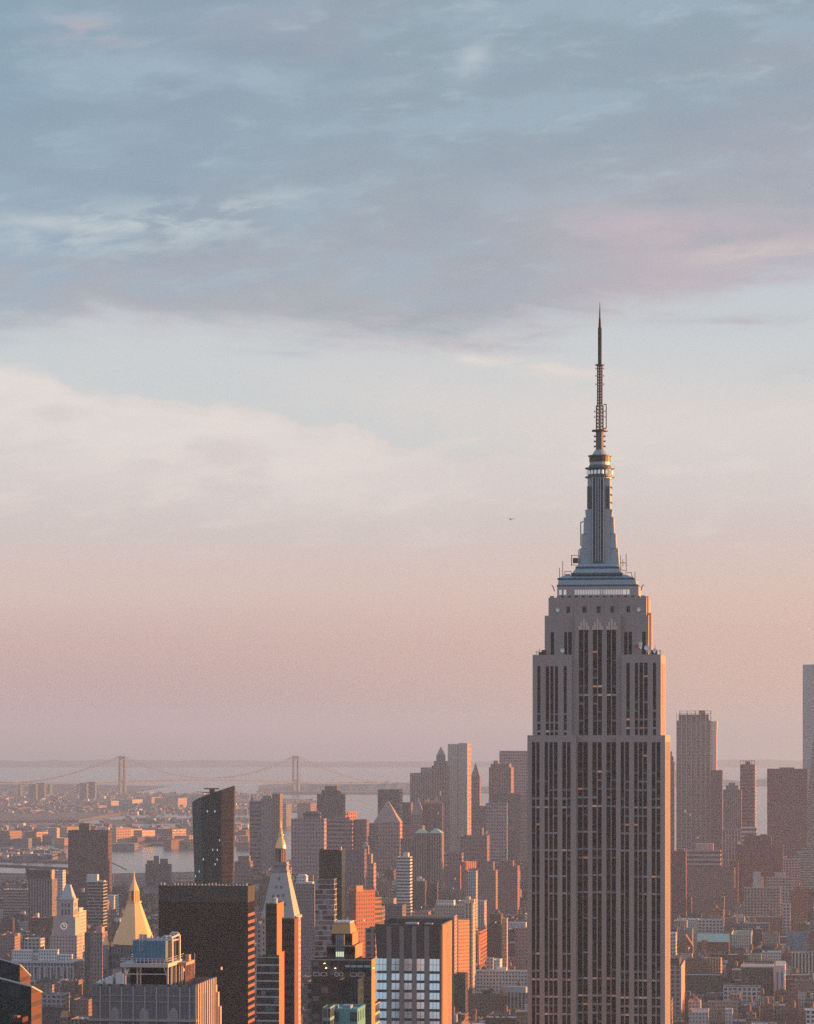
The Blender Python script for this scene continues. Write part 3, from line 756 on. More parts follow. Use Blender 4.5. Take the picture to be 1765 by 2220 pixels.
    for a, b_ in ((1274, 1284), (1314, 1322)):
        q = MB(); q.box(ux(a), ux(b_), yc - 4.3, yc - 3.0, uz(1104), uz(1056)); q.build('louvre_panel', M_ALUD, root)
    # drum with rings and lit windows
    def drum(r0, r1, p0, p1, mat, name, n=20): q = MB(); q.frust(n, r0 / s2, r1 / s2, uz(p0), uz(p1), 0, yc); q.build(name, mat, root)
    drum(27, 27, 1039, 1036, M_MAST, 'drum_base'); drum(32, 32, 1036, 1033.5, M_ALUD, 'drum_ring'); drum(26, 26, 1033.5, 1017, M_ALUD, 'drum')
    for i in range(20):
        a = i * math.pi / 10; r_ = 26.2 / s2; q = MB()
        c, s_ = math.cos(a), math.sin(a)
        q.frust(4, .55, .55, uz(1029), uz(1021), r_ * c, yc + r_ * s_, a); q.build('drum_window', plain('pale_drum_pane', (.7, .72, .74), .4, emit=(.9, .95, 1), es=.08), root)
    drum(32, 32, 1017, 1014.5, M_ALUD, 'drum_ring'); drum(25, 23, 1014.5, 1009, M_ALUD, 'drum_collar')
    drum(22, 22, 1009, 1002, M_MAST, 'upper_drum'); drum(23, 23, 1002, 990, M_MASTD, 'louvred_drum'); drum(25.5, 25.5, 990, 987.6, M_ALUD, 'drum_ring')
    drum(18, 10, 987.6, 975.5, M_MAST, 'dome'); 
    drum(8.6, 8.6, 975.5, 935.5, plain('antenna_tube', (.11, .10, .115), .6), 'antenna_tube', 12)
    for py in (946, 957, 968):
        for sx in (-1, 1):
            q = MB(); q.tube((sx * 8 / s2, yc, uz(py)), (sx * 12.5 / s2, yc, uz(py)), .28, 6); q.tube((sx * 11.5 / s2, yc, uz(py) - .4), (sx * 11.5 / s2, yc, uz(py) + .4), .25, 6); q.build('antenna_stud', M_METAL, root)
    drum(17.5, 17.5, 935.5, 932.5, M_METAL, 'antenna_platform')
    def lattice(w, p0, p1, mat, name, n):
        q = MB(); h = w / s2 / 2; z0, z1_ = uz(p0), uz(p1)
        cs = [(-h, -h), (h, -h), (h, h), (-h, h)]
        for c in cs: q.tube((c[0], yc + c[1], z0), (c[0], yc + c[1], z1_), .22, 5)
        for i in range(n):
            za, zb_ = z0 + (z1_ - z0) * i / n, z0 + (z1_ - z0) * (i + 1) / n
            for a, b_ in zip(cs, cs[1:] + cs[:1]):
                q.tube((a[0], yc + a[1], za), (b_[0], yc + b_[1], zb_), .11, 4); q.tube((b_[0], yc + b_[1], za), (a[0], yc + a[1], zb_), .11, 4)
                q.tube((a[0], yc + a[1], zb_), (b_[0], yc + b_[1], zb_), .13, 4)
        q.tube((0, yc, z0), (0, yc, z1_), .35, 6)
        q.build(name, mat, root)
    lattice(14, 932.5, 880, M_RED, 'lattice_section', 7); lattice(9.5, 880, 793, M_RED, 'lattice_section', 14); 
    drum(10, 10, 792.5, 790.2, M_METAL, 'antenna_platform', 12)
    lattice(5.6, 790, 711, M_METAL, 'lattice_section', 16)
    q = MB(); q.frust(6, .62, .42, uz(711), uz(690), 0, yc); q.frust(6, .34, .2, uz(690), uz(668), 0, yc); q.frust(6, .18, .08, uz(668), uz(655), 0, yc); q.build('antenna_tip', plain('antenna_tip_paint', (.02, .016, .016), .8), root)
    for py, w in ((799, 8.5), (815, 8.5), (833, 8.5), (892, 11.5), (904, 11.5)):
        q = MB()
        for sx in (-1, 1): q.tube((sx * 5 / s2, yc, uz(py)), (sx * w / s2, yc, uz(py)), .12, 4); q.tube((sx * w / s2, yc, uz(py) - .35), (sx * w / s2, yc, uz(py) + .35), .16, 5)
        q.build('antenna_arm', M_METAL, root)
    q = MB(); x_ = ux(1314); q.path([(ux(1306), yc, uz(929)), (x_, yc, uz(929)), (x_, yc, uz(877)), (ux(1308), yc, uz(877))], .22, 5); q.build('side_aerial', M_METAL, root)
    q = MB(); x_ = ux(1258.5); q.path([(ux(1269), yc, uz(1130)), (x_, yc, uz(1132)), (x_, yc, uz(1182)), (ux(1263), yc, uz(1184))], .22, 5); q.build('side_aerial', M_METAL, root)
    for px, y0_, y1_ in ((1333, 1160, 1190), (1339, 1195, 1226), (1327, 1120, 1155)): q = MB(); q.tube((ux(px), yc, uz(y1_)), (ux(px), yc, uz(y0_)), .3, 5); q.build('cable_riser', M_PALE, root)
    for px, y0_, y1_ in ((1241, 1205, 1228), (1256, 1193, 1226), (1347, 1206, 1226), (1359, 1203, 1230), (1215, 1232, 1256), (1378, 1242, 1259), (1222, 1218, 1254), (1352, 1215, 1230), (1373, 1250, 1259)):
        q = MB(); q.tube((ux(px), yc - 6, uz(y1_)), (ux(px), yc - 6, uz(y0_)), .14, 5); q.build('aerial', M_METAL, root)
    q = MB()
    for xa_, xb_, ya_, yb_ in ((1241, 1256, 1205, 1228), (1347, 1359, 1222, 1240), (1358, 1370, 1243, 1256), (1226, 1240, 1240, 1250)):
        q.path([(ux(xa_), yc - 5, uz(yb_)), (ux(xa_), yc - 5, uz(ya_)), (ux(xb_), yc - 5, uz(ya_)), (ux(xb_), yc - 5, uz(yb_)), (ux(xa_), yc - 5, uz(yb_ - 3))], .16, 4)
    q.frust(10, 1.1, 1.1, uz(1222), uz(1211), ux(1249), yc - 5); q.box(ux(1228), ux(1238), yc - 6, yc - 4, uz(1254), uz(1246)); q.box(ux(1362), ux(1376), yc - 6, yc - 3, uz(1264), uz(1256))
    q.build('equipment_frame', M_METAL, root)
    for px, d_ in ((1205, -1), (1391, 1)): q = MB(); q.path([(ux(px), yc - 8, uz(1283)), (ux(px + 3 * d_), yc - 8, uz(1274)), (ux(px + 6 * d_), yc - 8, uz(1270))], .25, 4); q.build('gargoyle', M_METAL, root)
skyscraper()
def tank(root, x, y, z, r=1.9, h=4.0):
    """a wooden roof tank on legs with a conical lid"""
    q = MB()
    for sx, sy in ((-1, -1), (1, -1), (1, 1), (-1, 1)): q.tube((x + sx * r * .65, y + sy * r * .65, z), (x + sx * r * .65, y + sy * r * .65, z + 2.4), .16, 4)
    q.frust(12, r, r * .96, z + 2.4, z + 2.4 + h, x, y); q.frust(12, r * 1.06, .05, z + 2.4 + h, z + 2.4 + h + r * .75, x, y)
    return q.build('water_tank', M_WOOD, root)

# ------------------------------------------------------------------ dark slab with banded windows
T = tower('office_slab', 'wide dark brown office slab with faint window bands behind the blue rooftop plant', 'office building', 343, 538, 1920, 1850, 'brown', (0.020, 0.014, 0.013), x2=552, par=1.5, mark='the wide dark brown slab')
q = MB(); hw = T.w / 2; q.box(-hw - .05, hw + .05, -.06, T.d + .05, T.lz(1956), T.lz(1921), bottom=False); q.build('louvre_band', plain('black_louvres', (.018, .024, .022), .7), T.root)
q = MB()
rr = random.Random(2)
for i in range(26):
    c = -hw + (i + .5) * T.w / 26; q.box(c - .35, c + .35, 1, 2, T.H - .5, T.H + rr.uniform(.3, 1.6))
q.build('roof_plant', M_PALE, T.root)
for px, py in ((481, 2099), (388, 2101), (399, 2103)): m = MB(); m.box(T.lx(px) - .5, T.lx(px) + .5, -.05, .03, T.lz(py + 3.2), T.lz(py - 3)); m.build('lit_window', plain('amber_room', (.6, .3, .12), .5, emit=(1, .38, .12), es=.5 if px > 450 else .5), T.root)
b = MB()
for k in range(36): b.box(hw + .0, hw + .12, .3, T.d - .3, k * 4.3 + 1.2, k * 4.3 + 3.1)
b.build('side_glazing', plain('side_sun_amber', (.20, .085, .055), .6, var=.3), T.root)  # low sun on the side put into the amber of these bands

# ------------------------------------------------------------------ tall dark faceted glass tower
def faceted():
    Y = 2300.0
    T = Th('glass_tower', 'tall dark green glass tower with a slanted knife-edge roof and a few lit rooms', 'skyscraper', 416, 509, Y, 0.0, None, None, 28, 1704, 'the dark faceted glass tower')
    x = T.lx; H = T.lz
    b0 = [(x(422), 2), (x(440), -2), (x(481), -5), (x(504), -1), (x(502), 28), (x(425), 28)]
    tp = [(x(416), 2, H(1739)), (x(436), -2, H(1728)), (x(481), -5, H(1712)), (x(508.5), -1, H(1703)), (x(506), 28, H(1708)), (x(420), 28, H(1734))]
    zb = H(1925)
    facade('mauve_glass', 1.8, 3.5, .88, .78, glass=(.020, .019, .021), glass2=(.055, .046, .048), rough=.3); ST['mauve'] = MATS['mauve_glass']
    cols = ['litglass', 'litglass', 'mauve', 'mauve', 'greenglass', 'greenglass']
    for k in range(6):
        j = (k + 1) % 6; m = MB(); L = math.hypot(tp[j][0] - tp[k][0], tp[j][1] - tp[k][1])
        zt = max(tp[j][2], tp[k][2])
        m.face([(*b0[k], 0), (*b0[j], 0), (*b0[j], zb), (*b0[k], zb)], [(0, -zt), (L, -zt), (L, zb - zt), (0, zb - zt)])
        m.face([(*b0[k], zb), (*b0[j], zb), tp[j], tp[k]], [(0, zb - zt), (L, zb - zt), (L, tp[j][2] - zt), (0, tp[k][2] - zt)])
        m.build('glass_wall', ST[cols[k]], T.root, ((.04, .085, .09), (.008, .022, .026), (.045, .04, .042), (.05, .035, .033), (.02, .03, .03), (.02, .03, .03))[k])  # how light falls on each face is put into its glass colour
    m = MB(); m.face([(p[0], p[1], p[2]) for p in tp]); m.build('roof', M_TAR, T.root)
    m = MB(); zc = H(1716); m.box(x(453), x(464), 6, 9, zc - 5, zc + 1.5); m.box(x(441), x(474), 6.5, 8, zc + 1.5, zc + 2.4); m.box(x(438), x(452), 7, 8, zc - 1.2, zc - .6); m.build('roof_crane', M_METAL, T.root)
faceted()

# ------------------------------------------------------------------ gold pyramid tower
def gold():
    Y = 1900.0
    T = Th('gold_pyramid_tower', 'grey gothic tower with a gilded eight-sided pyramid roof and a small gold lantern', 'tower', 226, 338, Y, G, None, None, 34, 2045, 'the gold pyramid roof')
    x, z = T.lx, T.lz; cy_ = 17.0; s = 6650 / (Y + cy_); cpx = 290.5
    c = x(cpx, cy_)
    zz = lambda py: z(py, cy_)
    w = 45 / s
    m = MB(); m.box(c - w, c + w, cy_ - w, cy_ + w, 0, zz(2050), bay=2.4); m.build('walls', [facade('gothic_windows', 2.4, 4.6, .36, .62)], T.root, (.17, .16, .155))
    m = MB(); w2 = 56 / s; m.box(c - w2, c + w2, cy_ - w2, cy_ + w2, 0, zz(2098), bay=2.8); m.build('lower_walls', [ST['punch']], T.root, (.19, .175, .17))
    m = MB()
    for k in range(15):
        a = -w + k * 2 * w / 14; m.box(c + a - .35, c + a + .35, cy_ - w - .3, cy_ - w + .3, zz(2066), zz(2052)); m.box(c + w - .3, c + w + .3, cy_ + a - .35, cy_ + a + .35, zz(2066), zz(2052))
    m.build('parapet_tracery', M_STONED, T.root)
    m = MB(); m.frust(8, 46.5 / s, 14 / s, zz(2046), zz(1956), c, cy_, R(17.6)); m.build('pyramid_roof', M_GOLD, T.root)
    m = MB(); m.frust(8, 16 / s, 16 / s, zz(1957), zz(1953.5), c, cy_, R(16)); m.build('gallery', M_GOLD, T.root)
    for k in range(8):
        a = k * math.pi / 4 + R(16); m = MB(); m.tube((c + 11 / s * math.cos(a), cy_ + 11 / s * math.sin(a), zz(1954)), (c + 10 / s * math.cos(a), cy_ + 10 / s * math.sin(a), zz(1930)), .38, 6); m.build('lantern_column', M_GOLD, T.root)
    m = MB(); m.frust(8, 6.6 / s, 6 / s, zz(1954), zz(1930), c, cy_); m.build('lantern_core', plain('brown_gold', (.35, .17, .07), .6, .3), T.root)
    m = MB(); m.frust(8, 11.5 / s, 9.5 / s, zz(1931), zz(1925), c, cy_, R(16)); m.frust(8, 9 / s, 2.6 / s, zz(1925), zz(1907), c, cy_, R(16)); m.frust(8, 2.6 / s, .3 / s, zz(1907), zz(1889), c, cy_, R(16)); m.build('spire', M_GOLD, T.root)
    for sx, sy in ((-1, -1), (1, -1), (1, 1), (-1, 1)):
        a, b_ = c + sx * 50 / s, cy_ + sy * 50 / s
        m = MB(); m.frust(8, 2.2, 2.2, zz(2098), zz(2046), a, b_); m.build('corner_turret', M_STONED, T.root)
        m = MB(); m.frust(8, 2.5, .15, zz(2046), zz(2022), a, b_); m.build('gold_pinnacle', M_GOLD, T.root)
gold()

# ------------------------------------------------------------------ white clock tower of the power company with its colonnaded base
def clock_tower():
    Y = 3100.0; s = F / Y
    T = Th('clock_tower', 'pale stone clock tower with tall bell-stage openings, sunlit on one side, above a colonnaded block', 'clock tower', 113, 164, Y, G, None, 178, None, 1950, 'the pale clock tower')
    x, z = T.lx, T.lz; M_CL = plain('clock_stone', (.37, .335, .33), .85, var=.12); D = 22.0
    m = MB(); m.box(x(108), x(167), 0, D + 2, 0, z(2028), bay=2.6); m.build('shaft', ST['punch'], T.root, (.36, .32, .315))
    m = MB(); m.box(x(114), x(163), 1, D + 1, z(2028), z(1989), bay=50); m.build('clock_stage', M_CL, T.root)
    xa, xb = x(121), x(158)
    m = MB(); m.box(xa, xb, 3, D - 1, z(1989), z(1953)); m.build('bell_stage', M_CL, T.root)
    for r_, (p0, p1) in enumerate(((1967, 1959), (1984, 1972))):
        for k in range(3):
            c = xa + (xb - xa) * (.34 + .2 * k); m = MB(); m.box(c - .95, c + .95, 2.9, 3.15, z(p0), z(p1)); m.build('bell_opening', M_ALUD, T.root)
            m = MB(); cy2 = 3 + (D - 4) * (.25 + .22 * k); m.box(xb - .15, xb + .1, cy2 - .8, cy2 + .8, z(p0), z(p1)); m.build('bell_opening', M_ALUD, T.root)
    m = MB(); m.box(xa - .6, xb + .6, 2.4, D - .4, z(1953), z(1950)); m.build('cornice', M_CL, T.root)
    m = MB(); m.taper(x(127), x(156), 4.5, D - 2.5, z(1950), x(137), x(147), 10, D - 8, z(1919)); m.build('roof', plain('pale_lead', (.36, .42, .45), .6), T.root)
    for px in (121.5, 157.5):
        m = MB(); m.frust(4, .9, .15, z(1950), z(1941), x(px), 3.5, R(45)); m.build('urn', M_CL, T.root)
    m = MB(); c = x(138); zc = z(2008)
    for k in range(12):
        a = k * math.pi / 6; m.box(c + 3.1 * math.cos(a) - .3, c + 3.1 * math.cos(a) + .3, .88, 1.02, zc + 3.1 * math.sin(a) - .3, zc + 3.1 * math.sin(a) + .3)
    m.box(c - .12, c + .12, .88, 1.0, zc, zc + 2.3); m.box(c, c + 1.6, .88, 1.0, zc - .12, zc + .12)
    m.build('clock_face', plain('lit_clock_marks', (.6, .45, .4), .5, emit=(1, .62, .5), es=.55), T.root)
    B = Th('colonnaded_block', 'pale grey block with tall pilasters and white roof houses below the clock tower', 'office building', 23, 160, Y - 42, G, None, 181, None, 2085, 'the colonnaded pale block')
    x, z = B.lx, B.lz; hw = B.w / 2; cl = (.40, .38, .39)
    m = MB(); inn = m.walls([(-hw, 0), (hw, 0), (hw, B.d), (-hw, B.d)], 0, z(2085), 1.2, .5, 0, 3.4); m.build('walls', [facade('tall_bays', 3.4, 4.0, .62, .66, span=(.09, .085, .09))], B.root, cl)
    m = MB(); m.face([(p[0], p[1], z(2085) - 1.2) for p in inn]); m.build('roof', M_SILVER, B.root)
    m = MB(); m.box(-hw - .7, hw + .7, -.7, B.d + .5, z(2088), z(2084.5)); m.build('cornice', plain('pale_trim', (.48, .46, .46), .8), B.root)
    m = MB(); m.box(-hw - .3, hw + .3, -.35, .05, z(2097), z(2095)); m.build('string_course', MATS['pale_trim'], B.root)
    n = 11
    for k in range(n + 1):
        c = -hw + B.w * k / n; m = MB(); m.box(c - .75, c + .75, -.45, .05, 0, z(2097.2)); m.build('pilaster', MATS['pale_trim'], B.root)
    for (a, b_, y_, f) in ((23, 66, 2061, 2), (79, 121, 2060, 5), (28, 150, 2071, 9)):
        m = MB(); m.box(x(a), x(b_), f, f + 9, z(2085) - 1.2, z(y_)); m.build('roof_house', ST['small'], B.root, (.62, .61, .62))
    W = tower('sunlit_wing', 'narrow cream tower wing glowing orange in the sun beside the clock tower', 'office building', 160, 170, 1977, 3190, 'punch', (.55, .46, .40), x2=187, ups=((160, 172, 1969, .1, .6, None, None, 'parapet_block'),), mark='the narrow sunlit cream wing')
clock_tower()

# ------------------------------------------------------------------ white campanile with gilded cupola
def campanile():
    Y = 2114.0; cyy = 12.0; s = F / (Y + cyy)
    T = Th('campanile', 'pale stone campanile with a steep pyramid roof, brown lantern and gilded cupola', 'tower', 572, 642, Y, G, None, 655, None, 1985, 'the campanile with the gilded cupola')
    c = T.lx(609, cyy); z = lambda py: T.lz(py, cyy); M_C = plain('campanile_stone', (.38, .365, .37), .85, var=.12, scale=.6)
    w = 36 / s
    m = MB(); m.box(c - w, c + w + .5, cyy - w, cyy + w, 0, z(1990), bay=2.9); m.build('shaft', facade('campanile_windows', 2.9, 3.9, .34, .5), T.root, (.40, .36, .345))
    m = MB(); m.box(c - w - .8, c + w + 1.3, cyy - w - .8, cyy + w + .8, z(1990), z(1984)); m.build('cornice', M_C, T.root)
    m = MB(); m.taper(c - w, c + w, cyy - w, cyy + w, z(1984), c - 17.5 / s, c + 16.5 / s, cyy - 17 / s, cyy + 17 / s, z(1891)); m.build('pyramid_roof', M_C, T.root)
    for px, py in ((606, 1905), (600, 1923), (611, 1923), (594, 1943), (605, 1942), (616, 1941), (590, 1962), (620, 1960)):
        f = (1984 - py) / 93.0; yl = cyy - w + (w - 17 / s) * f
        a = c + (px - 609 + 3) / s
        m = MB(); m.box(a - .55, a + .55, yl - .25, yl + .6, z(py + 1.8), z(py - 2.2)); m.taper(a - .75, a + .75, yl - .4, yl + .8, z(py - 2.2), a - .02, a + .02, yl - .3, yl + .9, z(py - 4.4)); m.build('dormer', M_ALUD, T.root)
    m = MB(); m.box(c - 18 / s, c + 17 / s, cyy - 18 / s, cyy + 18 / s, z(1891), z(1886)); m.box(c - 15.5 / s, c + 15 / s, cyy - 15 / s, cyy + 15 / s, z(1886), z(1868)); m.build('lantern_base', M_STONED, T.root)
    m = MB(); m.box(c - 18 / s, c + 17 / s, cyy - 18 / s, cyy + 18 / s, z(1876), z(1873.5)); m.build('balcony', M_STONED, T.root)
    for k in range(8):
        a = k * math.pi / 4 + .3; m = MB(); m.tube((c + 10.5 / s * math.cos(a), cyy + 10.5 / s * math.sin(a), z(1868)), (c + 10.5 / s * math.cos(a), cyy + 10.5 / s * math.sin(a), z(1841)), .45, 6); m.build('lantern_column', plain('brown_stone', (.30, .20, .16), .8), T.root)
    m = MB(); m.frust(8, 7 / s, 7 / s, z(1868), z(1841), c, cyy); m.build('lantern_core', plain('lantern_shadow_stone', (.12, .08, .07), .8), T.root)  # shade behind the columns put into the core's dark colour
    m = MB(); m.frust(12, 12.5 / s, 12.5 / s, z(1841), z(1838.5), c, cyy); m.build('lantern_cornice', MATS['brown_stone'], T.root)
    m = MB(); M_G2 = plain('gilded_cupola', (.82, .52, .24), .35, .6, var=.1)
    prof = [(12, 1838.5), (11.2, 1832), (9, 1825), (6, 1818), (4, 1812), (3.4, 1809)]
    for (r0, p0), (r1, p1) in zip(prof, prof[1:]): m.frust(16, r0 / s, r1 / s, z(p0), z(p1), c, cyy)
    m.build('cupola', M_G2, T.root)
    m = MB(); m.frust(10, 6.5 / s, 6.5 / s, z(1812), z(1808.5), c, cyy); m.frust(10, 3.2 / s, 3.2 / s, z(1808.5), z(1802), c, cyy); m.frust(10, 4.6 / s, 1.1 / s, z(1802), z(1796), c, cyy); m.frust(8, 1.1 / s, .25 / s, z(1795), z(1777), c, cyy); m.build('finial', M_G2, T.root)
campanile()

# ------------------------------------------------------------------ stone block with blue tank house, steel deck and pipes
def blue_plant():
    Y = 900.0
    T = Th('stone_tower', 'grey stone tower with pale ribs and arches, carrying a steel deck and blue tank house', 'office building', 198, 425, Y, G, None, 465, None, 2135, 'the stone tower with the blue tank house')
    x, z = T.lx, T.lz; hw = T.w / 2; D = T.d; H = z(2135)
    M_S = plain('rough_grey_stone', (.185, .178, .182), .9, var=.22, scale=.8); M_S2 = plain('pale_rib_stone', (.33, .32, .325), .85, var=.15, scale=.8)
    m = MB(); inn = m.walls([(-hw, 0), (hw, 0), (hw, D), (-hw, D)], 0, H, 1.6, .5); m.build('walls', M_S, T.root)
    m = MB(); m.face([(p[0], p[1], H - 1.6) for p in inn]); m.build('roof', M_TAR, T.root)
    xs = [180 + v / 5.356 for v in (197, 310, 447, 585, 722, 858, 995, 1132, 1245)]
    for px in xs:
        m = MB(); c = x(px); m.box(c - .22, c + .22, -.45, .05, 0, z(2141)); m.frust(4, .42, .05, z(2141), z(2138.5), c, -.2, R(45)); m.build('rib', M_S2, T.root)
        m = MB(); m.box(c - .5, c + .5, -.12, .5, z(2139.5), H + .15); m.build('parapet_gap', M_ALUD, T.root)
    for k in range(9):
        m = MB(); a, b_ = x(xs[k]) + .22, (x(xs[k + 1]) if k < 8 else hw) - .22
        for fx in (.33, .66): m.box(a + (b_ - a) * fx - .06, a + (b_ - a) * fx + .06, -.1, .04, 0, z(2140))
        m.build('fluting', M_S, T.root)
    for py in (2159, 2172): m = MB(); m.box(-hw - .1, hw + .12, -.2, .03, z(py + .8), z(py - .8)); m.build('string_course', M_S2, T.root)
    for px in (249, 313, 377):
        m = MB(); c = x(px); w = 10.5 / 7.39; zb, zt, zp = 0, z(2196), z(2184)
        pts = [(c - w, zt), (c - w * .75, zt + (zp - zt) * .45), (c - w * .4, zt + (zp - zt) * .8), (c, zp), (c + w * .4, zt + (zp - zt) * .8), (c + w * .75, zt + (zp - zt) * .45), (c + w, zt)]
        out = [(c - w, zb)] + pts + [(c + w, zb)]
        m.face([(p[0], -.3, p[1]) for p in reversed(out)][::-1]); n = len(out)
        for k in range(n): p, r_ = out[k], out[(k + 1) % n]; m.face([(p[0], -.3, p[1]), (p[0], 0, p[1]), (r_[0], 0, r_[1]), (r_[0], -.3, r_[1])])
        for k in range(5): cc = c - w + (k + .5) * w * .4; m.box(cc - .08, cc + .08, -.42, -.28, zb, zt + .6)
        for k in range(6): m.box(c - w, c + w, -.4, -.28, z(2200 + k * 6), z(2199.2 + k * 6))
        m.build('pointed_arch', M_S2, T.root)
    m = MB(); m.box(-hw - .9, hw + .5, -1.1, .02, z(2214), z(2209)); m.build('ledge', M_S2, T.root)
    # sunlit side, sun put into its paler warm colour: stepping buttresses with deep slots
    M_SL = plain('sunlit_side_stone', (.40, .33, .30), .85, var=.15, scale=.6)
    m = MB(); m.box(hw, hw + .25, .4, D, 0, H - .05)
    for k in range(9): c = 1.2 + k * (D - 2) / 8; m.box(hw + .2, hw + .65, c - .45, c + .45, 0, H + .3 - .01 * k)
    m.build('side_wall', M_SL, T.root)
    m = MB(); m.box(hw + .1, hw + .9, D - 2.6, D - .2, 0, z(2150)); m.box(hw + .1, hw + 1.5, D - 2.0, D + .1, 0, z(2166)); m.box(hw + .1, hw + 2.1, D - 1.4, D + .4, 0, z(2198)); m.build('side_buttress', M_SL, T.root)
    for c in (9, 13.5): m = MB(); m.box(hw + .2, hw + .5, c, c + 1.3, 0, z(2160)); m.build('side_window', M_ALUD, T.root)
    # steel deck
    zt = z(2089, 4); zd = zt - 1.1; xl, xr = x(271, 4), x(364, 4); yb, ye = 4.0, 26.0; zr = H - 1.6
    xl2, xr2 = x(261, 4), x(366, 4)
    m = MB(); m.box(xl2, xr2, yb - .7, ye, zd, zt); m.build('deck', plain('deck_edge', (.50, .46, .45), .6), T.root)
    for px_, yy in ((xl, yb), (xr, yb), (x(293, 4), yb + 3), (x(300, 4), yb + 3), (xl, yb + 11), (xr, yb + 11), (xl, ye - .6), (xr, ye - .6), (xr, yb + 5), (xr, yb + 16), (xr, yb + 19)):
        m = MB(); m.box(px_ - .22, px_ + .22, yy - .22, yy + .22, zr, zd); m.build('deck_post', M_PALE, T.root)
    m = MB(); m.box(xl, xr, yb - .12, yb + .12, z(2113, 4), z(2111, 4)); m.tube((xl, yb, zr + 3.4), (xl + 1.2, yb, zd), .14, 4); m.tube((xr, yb, zr + 3.4), (xr - 1.2, yb, zd), .14, 4)
    m.build('cross_beam', M_PALE, T.root)
    m = MB(); m.box(xl + .4, xr - .4, 9, ye - 1, zr, zd - .2); m.build('plant_room', plain('black_plant_room', (.018, .020, .018), .8), T.root)
    m = MB()
    def rail(p, q_, h=1.25, n=6):
        for hh in (h, h * .55): m.tube((p[0], p[1], zt + hh), (q_[0], q_[1], zt + hh), .06, 4)
        for k in range(n + 1): f = k / n; a, b_ = p[0] + (q_[0] - p[0]) * f, p[1] + (q_[1] - p[1]) * f; m.tube((a, b_, zt), (a, b_, zt + h), .06, 4)
    rail((xl2, yb - .6), (xr2, yb - .6), 1.5, 12); rail((xr2, yb - .6), (xr2, ye), 1.5, 9); rail((xl2, yb - .6), (xl2, ye), 1.5, 9)
    m.build('railing', M_PALE, T.root)
    # annex deck at the right rear with columns
    m = MB(); m.box(xr2, xr2 + 2.6, 17, 30, zt - 1.5, zt - .6); m.box(xr2 + .8, xr2 + 2, 24, 27, zt - .6, zt + 1.2)
    for k in range(7): m.box(xr2 + 2.2, xr2 + 2.5, 17.2 + k * 2.0, 17.5 + k * 2.0, zr, zt - 1.5); 
    for k in range(3): m.box(xr2 + .3 + k * .9, xr2 + .5 + k * .9, 17.1, 17.4, zr, zt - 1.5)
    m.build('rear_deck', plain('red_brown_steel', (.42, .26, .21), .7, var=.2), T.root)  # redder brown than the front deck
    # blue tank house with rounded corners
    bx0, bx1 = x(286, 6), x(362.5, 6); by0, by1 = 6.0, 20.0; zz0, zz1 = zt + .35, z(2039.5, 6); rc = 1.0
    poly = []
    for cx_, cy2, a0 in ((bx1 - rc, by0 + rc, -90), (bx1 - rc, by1 - rc, 0), (bx0 + rc, by1 - rc, 90), (bx0 + rc, by0 + rc, 180)):
        for k in range(4): a = R(a0 + k * 30); poly.append((cx_ + rc * math.cos(a), cy2 + rc * math.sin(a)))
    M_B = plain('blue_panel', (.085, .20, .30), .6, var=.12, scale=.8)
    m = MB(); m.prism(poly, zz0, zz1); m.build('tank_house', M_B, T.root)
    m = MB()
    for k in range(9): c = bx0 + 1 + k * (bx1 - bx0 - 2) / 8; m.box(c - .05, c + .05, by0 - .06, by0 + .02, zz0, zz1 - .3)
    m.build('panel_seam', plain('blue_seam', (.065, .15, .23), .6), T.root)
    m = MB(); m.box(bx0 + .8, bx1 + .06, by0 + 1, by1 - 1, zz0 + .2, zz1 - .1); m.build('side_louvre', plain('black_plant_room', None), T.root)
    m = MB()
    for sx in (302.5, 310): m.tube((x(sx, 6), by0 - .3, zz0 + 3.2), (x(sx, 6), by0 - .3, zz1 + 1.8), .07, 4)
    for k in range(9): zz = zz0 + 3.4 + k * .6; m.tube((x(302.5, 6), by0 - .3, zz), (x(310, 6), by0 - .3, zz), .05, 4)
    m.build('ladder', M_PALE, T.root)
    m = MB(); zt2 = zz1
    for a, b_ in (((bx0 + .6, by0 + .6), (bx1 - .4, by0 + .6)), ((bx1 - .4, by0 + .6), (bx1 - .4, by1 - .6))):
        for hh in (.6, 1.2): m.tube((*a, zt2 + hh), (*b_, zt2 + hh), .045, 4)
        for k in range(8): f = k / 7; m.tube((a[0] + (b_[0] - a[0]) * f, a[1] + (b_[1] - a[1]) * f, zt2), (a[0] + (b_[0] - a[0]) * f, a[1] + (b_[1] - a[1]) * f, zt2 + 1.2), .045, 4)
    m.build('roof_railing', M_PALE, T.root)
    m = MB()
    for px_ in (303, 307, 312, 317): m.box(x(px_, 8) - .28, x(px_, 8) + .28, 8, 9, zz1, zz1 + 1.7)
    m.build('roof_vent', plain('pink_vents', (.55, .42, .40), .6), T.root)
    for k, (px_, yy) in enumerate(((373.5, 9), (389.5, 17))):
        m = MB(); xx = x(px_, yy); top = z(2030, 9) if k == 0 else z(2022, 17)
        pts = [(xx, yy, zt)]
        for a in range(0, 91, 18): pts.append((xx - 1.0 + 1.0 * math.cos(R(a)), yy, top - 1.0 + 1.0 * math.sin(R(a))))
        pts += [(xx - 2.2, yy, top), (xx - 2.8, yy + .6, top - .6)]
        m.path(pts, .38, 8); m.build('vent_pipe', M_PALE, T.root)
    m = MB(); m.tube((x(372, 9), 9, z(2033, 9)), (x(388, 17), 17, z(2026, 17)), .3, 8); m.tube((x(370, 9), 9, z(2040, 9)), (x(387, 17), 17, z(2036, 17)), .22, 6); m.build('header_pipe', M_PALE, T.root)
